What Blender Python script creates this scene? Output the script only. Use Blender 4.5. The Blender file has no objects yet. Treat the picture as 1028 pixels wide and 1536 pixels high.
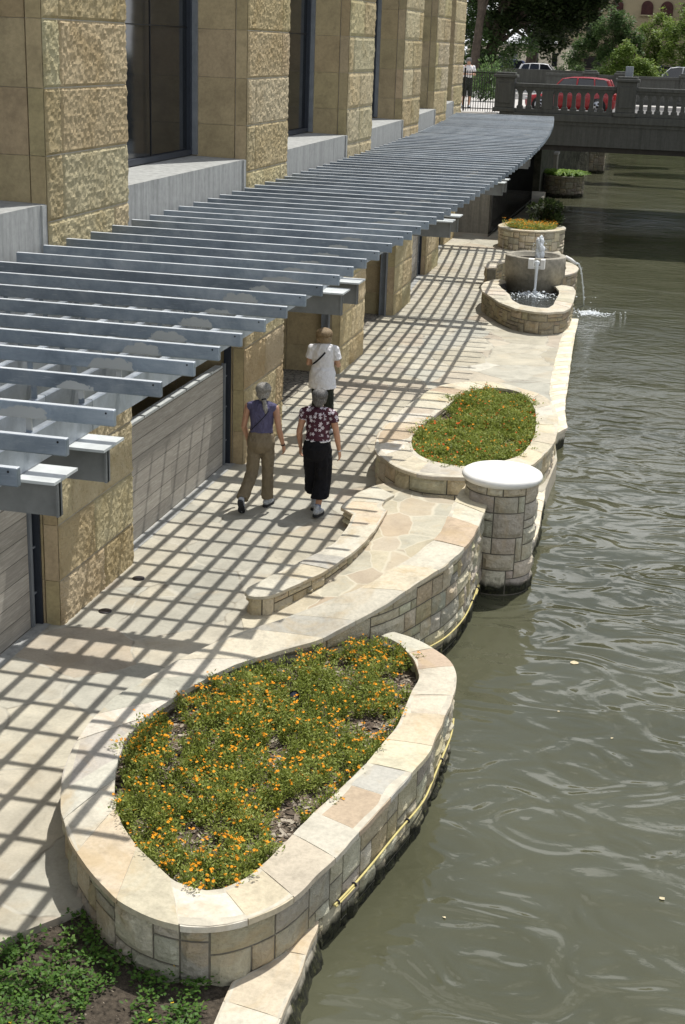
import bpy, bmesh, math, random
import numpy as np
from mathutils import Vector, Matrix, noise as mnoise
random.seed(7)
R = math.radians
SC = bpy.context.scene
COL = SC.collection
PI = math.pi

# ------------------------------------------------------------------ camera
F = 2100.0; H = 5.85
YAW, PITCH, ROLL = R(13.1598), R(18.4764), R(2.0180)
fwd = Vector((-math.sin(YAW)*math.cos(PITCH), math.cos(YAW)*math.cos(PITCH), -math.sin(PITCH)))
rt0 = fwd.cross(Vector((0, 0, 1))).normalized(); up0 = rt0.cross(fwd)
rgt = rt0*math.cos(ROLL)+up0*math.sin(ROLL); upv = -rt0*math.sin(ROLL)+up0*math.cos(ROLL)
def P(px, py, z=0.0):
    """survey helper: the point of the level plane z seen at a place of the photograph"""
    d = fwd*F + rgt*(px-514) - upv*(py-768)
    t = (z-H)/d.z
    return Vector((d.x*t, d.y*t, z))
def PY(px, py, Y):
    d = fwd*F + rgt*(px-514) - upv*(py-768)
    t = Y/d.y
    return Vector((d.x*t, Y, H+d.z*t))
cam = bpy.data.cameras.new('camera'); co = bpy.data.objects.new('camera', cam); COL.objects.link(co)
m = Matrix((rgt, upv, -fwd)).transposed().to_4x4(); m.translation = Vector((0, 0, H)); co.matrix_world = m
cam.sensor_fit = 'VERTICAL'; cam.sensor_height = 24; cam.lens = 24*F/1536; cam.clip_end = 2000; cam.clip_start = .05
SC.camera = co

def XW(Y):                                      # wall line, bending gently away from the river
    return -5.87 - (max(Y-18, 0)**2)/500
def DX(Y): return XW(Y)+5.87
WATER = -.30

# ------------------------------------------------------------------ materials
def NT(name):
    m = bpy.data.materials.new(name); m.use_nodes = True
    nt = m.node_tree; nt.nodes.clear()
    out = nt.nodes.new('ShaderNodeOutputMaterial'); b = nt.nodes.new('ShaderNodeBsdfPrincipled')
    nt.links.new(b.outputs[0], out.inputs[0])
    return m, nt, b, out
class G:
    def __init__(s, nt): s.nt = nt
    def n(s, t, **k):
        x = s.nt.nodes.new(t)
        for a, v in k.items():
            if a in x.inputs and not hasattr(x, a): x.inputs[a].default_value = v
            else: setattr(x, a, v)
        return x
    def l(s, a, b): s.nt.links.new(a, b)
    def coord(s, scale=(1, 1, 1), loc=(0, 0, 0)):
        c = s.n('ShaderNodeTexCoord'); mp = s.n('ShaderNodeMapping')
        mp.inputs['Scale'].default_value = scale; mp.inputs['Location'].default_value = loc
        s.l(c.outputs['Object'], mp.inputs[0]); return mp.outputs[0]
    def noise(s, v, scale, detail=4, rough=.6, dist=0):
        x = s.n('ShaderNodeTexNoise'); x.inputs['Scale'].default_value = scale; x.inputs['Detail'].default_value = detail
        x.inputs['Roughness'].default_value = rough; x.inputs['Distortion'].default_value = dist
        s.l(v, x.inputs['Vector']); return x.outputs['Fac']
    def ramp(s, f, stops):
        x = s.n('ShaderNodeValToRGB'); e = x.color_ramp.elements
        while len(e) < len(stops): e.new(.5)
        for i, (p, c) in enumerate(stops):
            e[i].position = p; e[i].color = (c[0], c[1], c[2], 1) if isinstance(c, tuple) else (c, c, c, 1)
        s.l(f, x.inputs[0]); return x.outputs[0]
    def mix(s, f, a, b, mode='MIX'):
        x = s.n('ShaderNodeMix'); x.data_type = 'RGBA'; x.blend_type = mode
        for v, i in ((f, 0), (a, 6), (b, 7)):
            if isinstance(v, (int, float)): x.inputs[i].default_value = v if i == 0 else (v, v, v, 1)
            elif isinstance(v, tuple): x.inputs[i].default_value = (*v, 1)
            else: s.l(v, x.inputs[i])
        return x.outputs[2]
    def math(s, op, a, b=0.0, clamp=False):
        x = s.n('ShaderNodeMath'); x.operation = op; x.use_clamp = clamp
        for v, i in ((a, 0), (b, 1)):
            if isinstance(v, (int, float)): x.inputs[i].default_value = v
            else: s.l(v, x.inputs[i])
        return x.outputs[0]
    def bump(s, h, strength=.4, dist=.02, prev=None):
        x = s.n('ShaderNodeBump'); x.inputs['Strength'].default_value = strength; x.inputs['Distance'].default_value = dist
        s.l(h, x.inputs['Height'])
        if prev: s.l(prev, x.inputs['Normal'])
        return x.outputs[0]
    def sep(s, v):
        x = s.n('ShaderNodeSeparateXYZ'); s.l(v, x.inputs[0]); return x.outputs

def simple(name, col, rough=.7, var=.25, nscale=6, bump=.2, bscale=40, bdist=.01, metal=0, spec=.3):
    m, nt, b, o = NT(name); g = G(nt); v = g.coord()
    f = g.noise(v, nscale, 5)
    c = g.ramp(f, [(.3, tuple(x*(1-var) for x in col)), (.7, tuple(min(1, x*(1+var)) for x in col))])
    g.l(c, b.inputs['Base Color']); b.inputs['Roughness'].default_value = rough
    b.inputs['Metallic'].default_value = metal; b.inputs['Specular IOR Level'].default_value = spec
    if bump: g.l(g.bump(g.noise(v, bscale, 4), bump, bdist), b.inputs['Normal'])
    return m

def stone_attr(name, bump=.5, bscale=18, stain=True, algae=False, fine=70, bdist=.02):
    """stone whose colour per block comes from the colour attribute 'Col'"""
    m, nt, b, o = NT(name); g = G(nt); v = g.coord()
    a = g.n('ShaderNodeVertexColor'); a.layer_name = 'Col'
    f1 = g.noise(v, 3.2, 6, .65, .5)
    c = g.mix(1.0, a.outputs[0], g.ramp(f1, [(.28, .74), (.5, 1.0), (.75, 1.12)]), 'MULTIPLY')
    f2 = g.noise(v, 26, 5, .7)
    c = g.mix(1.0, c, g.ramp(f2, [(.3, .84), (.6, 1.06)]), 'MULTIPLY')
    if stain:
        f3 = g.noise(v, 1.7, 5, .6, 1.2)
        c = g.mix(g.ramp(f3, [(.52, 0.0), (.70, .55)]), c, (.44, .325, .175))
        f4 = g.noise(v, 5.5, 6, .75, .8)
        c = g.mix(g.ramp(f4, [(.6, 0.0), (.78, .45)]), c, (.22, .20, .17))
    if algae:
        z = g.sep(v)[2]
        t = g.math('ADD', z, g.math('MULTIPLY', g.noise(v, 6, 4), .16))
        mk = g.ramp(g.math('MULTIPLY_ADD', t, 2.2), [(0.0, 0.0), (1, 1.0)])
        lo = g.math('LESS_THAN', t, WATER+.24)
        mr = g.n('ShaderNodeMapRange'); mr.inputs['From Min'].default_value = WATER+.19; mr.inputs['From Max'].default_value = WATER+.27
        mr.inputs['To Min'].default_value = 1; mr.inputs['To Max'].default_value = 0; g.l(t, mr.inputs['Value'])
        ac = g.ramp(g.noise(v, 22, 4), [(.35, (.012, .012, .008)), (.6, (.035, .036, .018)), (.72, (.10, .10, .035))])
        c = g.mix(mr.outputs[0], c, ac)
    g.l(c, b.inputs['Base Color']); b.inputs['Roughness'].default_value = .85; b.inputs['Specular IOR Level'].default_value = .25
    n1 = g.bump(g.noise(v, bscale, 6, .65), bump, bdist)
    g.l(g.bump(g.noise(v, fine, 4, .7), bump*.6, .006, n1), b.inputs['Normal'])
    return m

def flagstone(name, scale=1.0, tint=(1, 1, 1), jw=.010, jmix=.75, pink=0):
    m, nt, b, o = NT(name); g = G(nt); v = g.coord()
    wob = g.n('ShaderNodeTexNoise'); wob.inputs['Scale'].default_value = 1.3; wob.inputs['Detail'].default_value = 3; g.l(v, wob.inputs['Vector'])
    vm = g.n('ShaderNodeVectorMath'); vm.operation = 'MULTIPLY_ADD'; g.l(wob.outputs['Color'], vm.inputs[0])
    vm.inputs[1].default_value = (.35, .35, 0); g.l(v, vm.inputs[2])
    fl = g.n('ShaderNodeVectorMath'); fl.operation = 'MULTIPLY'; g.l(vm.outputs[0], fl.inputs[0]); fl.inputs[1].default_value = (1, .85, 0)
    def vor(feat):
        x = g.n('ShaderNodeTexVoronoi'); x.feature = feat; x.inputs['Scale'].default_value = scale; x.inputs['Randomness'].default_value = .85
        g.l(fl.outputs[0], x.inputs['Vector']); return x
    c1 = vor('F1'); e = vor('DISTANCE_TO_EDGE')
    rnd = g.sep(c1.outputs['Color'])
    c = g.ramp(rnd[0], [(0.0, (.50, .455, .345)), (.3, (.55, .51, .405)), (.55, (.47, .455, .38)), (.75, (.53, .475, .365)), (.93, (.49, .42, .325)), (1, (.60, .57, .475))])
    c = g.mix(1.0, c, g.ramp(rnd[1], [(0, .86), (1, 1.08)]), 'MULTIPLY')
    c = g.mix(1.0, c, g.ramp(g.noise(v, 2.6, 6, .65, .6), [(.3, .74), (.55, 1.0), (.75, 1.12)]), 'MULTIPLY')
    c = g.mix(1.0, c, g.ramp(g.noise(v, 34, 4, .7), [(.3, .9), (.6, 1.04)]), 'MULTIPLY')
    c = g.mix(g.ramp(g.noise(v, 1.1, 5, .6, 1), [(.52, 0.0), (.74, .35)]), c, (.50, .385, .235)); c = g.mix(g.ramp(g.noise(v, 13, 3, .5, .3), [(.70, 0.0), (.76, .45)]), c, (.22, .20, .16)); c = g.mix(g.ramp(g.noise(v, .7, 4, .6, 1), [(.5, 0.0), (.7, .3)]), c, (.36, .345, .29))
    jt = g.ramp(e.outputs['Distance'], [(.006, 1.0), (.006+jw, 0.0)])
    if pink: c = g.mix(g.math('MULTIPLY', g.math('GREATER_THAN', rnd[2], .62), pink), c, (.43, .325, .24)); c = g.mix(g.ramp(g.noise(v, 1.9, 5, .65, 1.5), [(.52, 0.0), (.66, .3)]), c, (.50, .41, .27))
    jn = g.ramp(g.noise(v, 3.0, 3), [(.4, (.24, .215, .165)), (.6, (.55, .52, .43))])
    c = g.mix(g.math('MULTIPLY', jt, jmix), c, (.60, .57, .47) if pink else jn)
    c = g.mix(1.0, c, tuple(x*q for x, q in zip(tint, (.88, .885, .90))), 'MULTIPLY')
    g.l(c, b.inputs['Base Color']); b.inputs['Roughness'].default_value = .8; b.inputs['Specular IOR Level'].default_value = .3
    h = g.math('ADD', g.noise(v, 9, 6, .6), g.math('MULTIPLY', rnd[1], .35))
    h = g.math('SUBTRACT', h, g.math('MULTIPLY', jt, .4))
    g.l(g.bump(h, .35, .012), b.inputs['Normal'])
    return m

def galvanised():
    m, nt, b, o = NT('galvanised_steel'); g = G(nt)
    v = g.coord(); vs = g.coord((1.2, 1.2, 9))
    f = g.noise(v, 2.3, 6, .7, .4)
    oi = g.n('ShaderNodeObjectInfo')
    c = g.ramp(f, [(.3, (.30, .33, .36)), (.5, (.42, .46, .50)), (.7, (.55, .58, .61))])
    c = g.mix(1.0, c, g.ramp(oi.outputs['Random'], [(0, .72), (1, 1.2)]), 'MULTIPLY')
    c = g.mix(g.ramp(g.noise(vs, 5, 5, .8), [(.58, 0.0), (.7, .35)]), c, (.55, .58, .60))
    g.l(c, b.inputs['Base Color']); b.inputs['Metallic'].default_value = .55
    r = g.ramp(g.noise(v, 9, 4), [(.3, .36), (.7, .58)]); g.l(r, b.inputs['Roughness'])
    g.l(g.bump(g.noise(v, 60, 3), .12, .004), b.inputs['Normal'])
    return m

def slatmat():
    """galvanised slat with brushed-on primer patches where the tabs were welded"""
    m, nt, b, o = NT('galvanised_slat'); g = G(nt)
    v0 = g.coord(); sx, sy, sz = g.sep(v0); oi = g.n('ShaderNodeObjectInfo')
    vo = g.n('ShaderNodeVectorMath'); vo.operation = 'MULTIPLY_ADD'; g.l(oi.outputs['Random'], vo.inputs[0]); vo.inputs[1].default_value = (37, 53, 29); g.l(v0, vo.inputs[2]); v = vo.outputs[0]
    f = g.noise(v, 2.3, 6, .7, .4)
    c = g.ramp(f, [(.3, (.17, .205, .245)), (.5, (.265, .31, .36)), (.7, (.40, .44, .48))])
    c = g.mix(1.0, c, g.ramp(oi.outputs['Random'], [(0, .72), (1, 1.2)]), 'MULTIPLY')
    vs = g.coord((1.0, 1, 12))
    c = g.mix(g.ramp(g.noise(vs, 6, 5, .8), [(.56, 0.0), (.68, .4)]), c, (.55, .58, .60)); c = g.mix(g.ramp(g.noise(v, 5, 6, .8, 2), [(.6, 0.0), (.72, .35)]), c, (.13, .13, .13))
    # slat-local: x = 0 at the tip, negative to the wall; z = 0 at the underside
    dx = g.math('ADD', sx, .53); dx = g.math('DIVIDE', dx, g.math('ADD', g.math('MULTIPLY', oi.outputs['Random'], .08), .12))
    zz = g.math('DIVIDE', sz, g.math('ADD', .04, g.math('MULTIPLY', g.math('FRACT', g.math('MULTIPLY', oi.outputs['Random'], 7.3)), .05)))
    d = g.math('ADD', g.math('MULTIPLY', dx, dx), g.math('MULTIPLY', zz, zz))
    d = g.math('ADD', d, g.math('MULTIPLY', g.noise(v, 14, 4), 1.9))
    pm = g.ramp(d, [(1.35, 1.0), (1.45, 0.0)]) if False else None
    mr = g.n('ShaderNodeMapRange'); mr.inputs['From Min'].default_value = 1.62; mr.inputs['From Max'].default_value = 1.70
    mr.inputs['To Min'].default_value = 1; mr.inputs['To Max'].default_value = 0; g.l(d, mr.inputs['Value'])
    c = g.mix(mr.outputs[0], c, (.40, .41, .40))
    g.l(c, b.inputs['Base Color'])
    g.l(g.math('MULTIPLY', g.math('SUBTRACT', 1.0, mr.outputs[0]), .55), b.inputs['Metallic'])
    g.l(g.ramp(g.noise(v, 9, 4), [(.3, .34), (.7, .55)]), b.inputs['Roughness'])
    g.l(g.bump(g.noise(v, 60, 3), .12, .004), b.inputs['Normal'])
    return m

def boards(name, zper=.205, c0=(.33, .305, .26), c1=(.47, .44, .38)):
    m, nt, b, o = NT(name); g = G(nt); v = g.coord(); x, y, z = g.sep(v)
    zi = g.math('FLOOR', g.math('DIVIDE', z, zper))
    comb = g.n('ShaderNodeCombineXYZ'); g.l(zi, comb.inputs[2]); g.l(g.math('FLOOR', g.math('DIVIDE', y, 4.1)), comb.inputs[1])
    wn = g.n('ShaderNodeTexWhiteNoise'); g.l(comb.outputs[0], wn.inputs[0])
    vs = g.coord((3, .8, 14)); f = g.noise(vs, 3.5, 6, .7, 1.0)
    c = g.ramp(f, [(.25, tuple(a*.75 for a in c0)), (.5, c0), (.72, c1)])
    c = g.mix(1.0, c, g.ramp(wn.outputs[0], [(0, .78), (1, 1.15)]), 'MULTIPLY')
    c = g.mix(g.ramp(g.noise(v, 1.5, 5, .6, 1), [(.55, 0.0), (.75, .4)]), c, (.16, .145, .12))
    fr = g.math('FRACT', g.math('DIVIDE', z, zper))
    j = g.math('LESS_THAN', fr, .035)
    c = g.mix(j, c, (.06, .055, .045))
    g.l(c, b.inputs['Base Color']); b.inputs['Roughness'].default_value = .85
    h = g.math('SUBTRACT', g.math('MULTIPLY', f, .5), j)
    g.l(g.bump(h, .5, .008), b.inputs['Normal'])
    return m

def concrete(name, col=(.33, .335, .32), streak=True):
    m, nt, b, o = NT(name); g = G(nt); v = g.coord()
    f = g.noise(g.coord((7, 7, .5)), 1.5, 5, .7) if streak else g.noise(v, 3, 5, .7)
    c = g.ramp(f, [(.3, tuple(x*.72 for x in col)), (.5, col), (.7, tuple(x*1.25 for x in col))])
    c = g.mix(1.0, c, g.ramp(g.noise(v, 12, 5, .7), [(.3, .85), (.65, 1.07)]), 'MULTIPLY')
    g.l(c, b.inputs['Base Color']); b.inputs['Roughness'].default_value = .8
    g.l(g.bump(g.noise(v, 30, 5), .2, .006), b.inputs['Normal'])
    return m

def rustic():
    m, nt, b, o = NT('rock_faced_limestone'); g = G(nt); v = g.coord()
    a = g.n('ShaderNodeVertexColor'); a.layer_name = 'Col'
    c = g.mix(1.0, a.outputs[0], g.ramp(g.noise(v, 1.6, 5, .6, .6), [(.3, (.84, .80, .72)), (.5, (1, 1, 1)), (.72, (1.08, 1.1, 1.12))]), 'MULTIPLY')
    vo = g.n('ShaderNodeTexVoronoi'); vo.inputs['Scale'].default_value = 24; vo.inputs['Randomness'].default_value = 1
    wv = g.n('ShaderNodeVectorMath'); wv.operation = 'MULTIPLY_ADD'
    wn = g.n('ShaderNodeTexNoise'); wn.inputs['Scale'].default_value = 9; g.l(v, wn.inputs['Vector'])
    g.l(wn.outputs['Color'], wv.inputs[0]); wv.inputs[1].default_value = (.16, .16, .16); g.l(v, wv.inputs[2]); g.l(wv.outputs[0], vo.inputs['Vector'])
    f = g.noise(v, 26, 6, .75)
    c = g.mix(g.ramp(f, [(.30, .6), (.44, 0.0)]), c, (.17, .135, .075))
    g.l(c, b.inputs['Base Color']); b.inputs['Roughness'].default_value = .9; b.inputs['Specular IOR Level'].default_value = .2
    h = g.math('ADD', g.math('MULTIPLY', vo.outputs['Distance'], -.25), g.math('MULTIPLY', g.noise(v, 15, 8, .78), 1.5))
    n1 = g.bump(h, 1.0, .03)
    g.l(g.bump(g.noise(v, 90, 4, .7), .4, .006, n1), b.inputs['Normal'])
    return m

def leafmat(name, c0, c1, c2, ns=9):
    m, nt, b, o = NT(name); g = G(nt); v = g.coord()
    a = g.n('ShaderNodeVertexColor'); a.layer_name = 'Col'
    c = g.ramp(g.sep(a.outputs[0])[0], [(0, c0), (.5, c1), (1, c2)])
    g.l(c, b.inputs['Base Color']); b.inputs['Roughness'].default_value = .55; b.inputs['Specular IOR Level'].default_value = .3
    t = g.n('ShaderNodeBsdfTranslucent'); g.l(c, t.inputs[0])
    mx = g.n('ShaderNodeMixShader'); mx.inputs[0].default_value = .38
    g.l(b.outputs[0], mx.inputs[1]); g.l(t.outputs[0], mx.inputs[2]); g.l(mx.outputs[0], o.inputs[0])
    return m

def watermat():
    m, nt, b, o = NT('river_water'); g = G(nt); v = g.coord()
    f = g.noise(v, .35, 4, .6)
    c = g.ramp(f, [(.35, (.066, .067, .040)), (.65, (.086, .087, .055))])
    g.l(c, b.inputs['Base Color']); b.inputs['Roughness'].default_value = .04
    b.inputs['IOR'].default_value = 1.333; b.inputs['Specular IOR Level'].default_value = .75
    w0 = g.noise(g.coord((.8, 1.2, 1)), .42, 1, .4, .8)
    w1 = g.noise(g.coord((.85, 1.15, 1)), 1.25, 1.3, .42, 2.4)
    w2 = g.noise(g.coord((1, 1.9, 1), (3, 1, 0)), 3.0, 3, .5, .9)
    w3 = g.noise(g.coord((1, 2.4, 1)), 11, 3, .5, .4)
    n0 = g.bump(w0, 1.0, .12)
    n1 = g.bump(w1, 1.0, .050, n0)
    n2 = g.bump(w2, 1.0, .0035, n1)
    # ripples grow where the fountain and the open channel stir the water
    y = g.sep(v)[1]
    mr = g.n('ShaderNodeMapRange'); mr.inputs['From Min'].default_value = 18; mr.inputs['From Max'].default_value = 34
    mr.inputs['To Min'].default_value = .0; mr.inputs['To Max'].default_value = .9; g.l(y, mr.inputs['Value'])
    n3 = g.n('ShaderNodeBump'); n3.inputs['Distance'].default_value = .012
    g.l(mr.outputs[0], n3.inputs['Strength']); g.l(w3, n3.inputs['Height']); g.l(n2, n3.inputs['Normal'])
    g.l(n3.outputs[0], b.inputs['Normal'])
    return m

M = {}
M['flag'] = flagstone('flagstone_paving', 1.0)
M['flag2'] = flagstone('flagstone_landing', 1.75, (1.06, 1.03, .96), .014, .7, .3)
M['cope'] = stone_attr('limestone_coping', .28, 14, fine=60, bdist=.012)
M['wall'] = stone_attr('limestone_rubble', 1.0, 13, stain=True, algae=True, bdist=.05)
M['ledge'] = stone_attr('limestone_ledge', .5, 10, stain=False, algae=True)
M['mortar'] = simple('mortar', (.15, .138, .108), .9, .3, 8, .3, 50)
M['mortar_lt'] = simple('pale_mortar', (.50, .46, .37), .9, .2, 8, .3, 50)
M['galv'] = galvanised(); M['slat'] = slatmat()
M['flange'] = simple('weathered_zinc', (.52, .54, .53), .55, .15, 7, .1, 50, .004, .25)
M['web'] = simple('grey_primer_steel', (.20, .205, .20), .6, .2, 5, .1, 50, .004, .2)
M['sunlit_top'] = simple('sunlit_slat_top', (.50, .53, .55), .6, .22, 2.5, .1, 50, .004, .2)  # paler slat tops: the brightness of sun from above painted into the colour
M['boards'] = boards('board_formed_panel'); M['conc'] = concrete('cast_concrete'); M['conc2'] = concrete('old_concrete', (.27, .25, .205))
M['drum'] = concrete('fountain_concrete', (.30, .275, .22), False)
M['rustic'] = rustic()
M['sawn'] = stone_attr('sawn_limestone', .25, 14, stain=False, fine=60)
M['glass'] = simple('dark_window_glass', (.012, .014, .017), .08, .2, 1.2, 0, metal=0, spec=.7)
M['frame'] = simple('painted_steel_frame', (.035, .042, .055), .45, .1, 6, 0, metal=.2)
M['frame_lt'] = simple('grey_steel_angle', (.22, .24, .26), .5, .15, 6, .05, metal=.3)
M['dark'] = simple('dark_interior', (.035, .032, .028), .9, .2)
M['cap'] = simple('white_cast_stone', (.74, .73, .69), .65, .09, 4, .25, 45, .004)
M['water'] = watermat()
M['soil'] = simple('mulch_soil', (.12, .095, .07), .95, .55, 35, 1.0, 30, .03)
M['bank'] = simple('dark_bank_stone', (.075, .075, .055), .95, .5, 2.5, .8, 6, .08)
M['soil2'] = simple('dark_bed_soil', (.065, .052, .038), .95, .6, 28, 1.0, 26, .03)
M['chip'] = stone_attr('bark_chips', .3, 40, stain=False)
M['grassy'] = leafmat('marigold_foliage', (.095, .125, .018), (.25, .30, .052), (.44, .48, .14))
M['weed'] = leafmat('weed_foliage', (.035, .085, .016), (.09, .19, .03), (.18, .28, .06))
M['fern'] = leafmat('fern_foliage', (.05, .12, .01), (.13, .24, .02), (.25, .36, .05))
M['tree_dk'] = leafmat('oak_foliage', (.015, .026, .008), (.030, .048, .013), (.075, .10, .035))
M['tree_lt'] = leafmat('cypress_foliage', (.07, .12, .02), (.17, .25, .045), (.33, .40, .10))
M['tree_md'] = leafmat('street_foliage', (.04, .08, .025), (.095, .16, .05), (.19, .27, .10))
M['bark'] = simple('tree_bark', (.085, .065, .048), .95, .4, 5, .8, 9, .05)
M['orange'] = simple('marigold_orange', (.93, .36, .012), .6, .25, 30, 0)
M['redor'] = simple('marigold_red_orange', (.66, .11, .01), .6, .25, 30, 0)
M['yellow'] = simple('yellow_flower', (.8, .55, .03), .6, .1, 30, 0)
M['rope'] = simple('yellow_hose', (.55, .47, .19), .5, .12, 9, 0)
M['black'] = simple('black_iron', (.012, .012, .013), .45, .1, 9, 0, metal=.3)
M['tin'] = simple('dull_bronze_tin', (.05, .045, .05), .45, .2, 9, 0, metal=.5)
M['lens'] = simple('lamp_lens', (.18, .20, .26), .2, .1, 9, 0)
M['pot'] = simple('brown_plastic', (.07, .035, .025), .6, .1, 9, 0)
M['bridge'] = concrete('bridge_concrete', (.062, .063, .055), True)
M['asphalt'] = simple('asphalt', (.16, .155, .15), .9, .12, 3, .3, 60, .01)
M['pave'] = simple('pale_pavement', (.45, .43, .40), .85, .1, 2, .1, 30)
M['grass'] = simple('lawn', (.05, .085, .02), .95, .4, 4, .6, 40, .04)
M['redcar'] = simple('red_car_paint', (.27, .014, .016), .25, .05, 2, 0, spec=.6)
M['whitecar'] = simple('white_car_paint', (.6, .6, .6), .3, .03, 2, 0, spec=.5)
M['bluecar'] = simple('dark_blue_car_paint', (.02, .03, .08), .3, .05, 2, 0, spec=.5)
M['tyre'] = simple('tyre_rubber', (.015, .015, .015), .8, .1, 9, 0)
M['rim'] = simple('alloy_rim', (.55, .56, .57), .35, .05, 9, 0, metal=.7)
M['tanbld'] = simple('tan_brick_building', (.30, .245, .155), .9, .12, .8, .2, 6, .03)
M['creambld'] = simple('cream_building', (.62, .57, .46), .9, .06, .5, .1, 6)
M['lattice'] = simple('dark_red_lattice', (.055, .02, .018), .8, .3, 3, .3, 12, .05)
M['lampred'] = simple('red_lamp_lens', (.35, .01, .01), .3, .05, 3, 0)
M['leafy'] = simple('fallen_leaf', (.55, .47, .30), .7, .3, 30, 0)
def foam():
    m, nt, b, o = NT('foaming_water')
    b.inputs['Base Color'].default_value = (.86, .90, .92, 1); b.inputs['Roughness'].default_value = .25
    t = nt.nodes.new('ShaderNodeBsdfTransparent'); mx = nt.nodes.new('ShaderNodeMixShader'); mx.inputs[0].default_value = .78
    nt.links.new(t.outputs[0], mx.inputs[1]); nt.links.new(b.outputs[0], mx.inputs[2]); nt.links.new(mx.outputs[0], o.inputs[0])
    return m
M['foam'] = foam()

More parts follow.
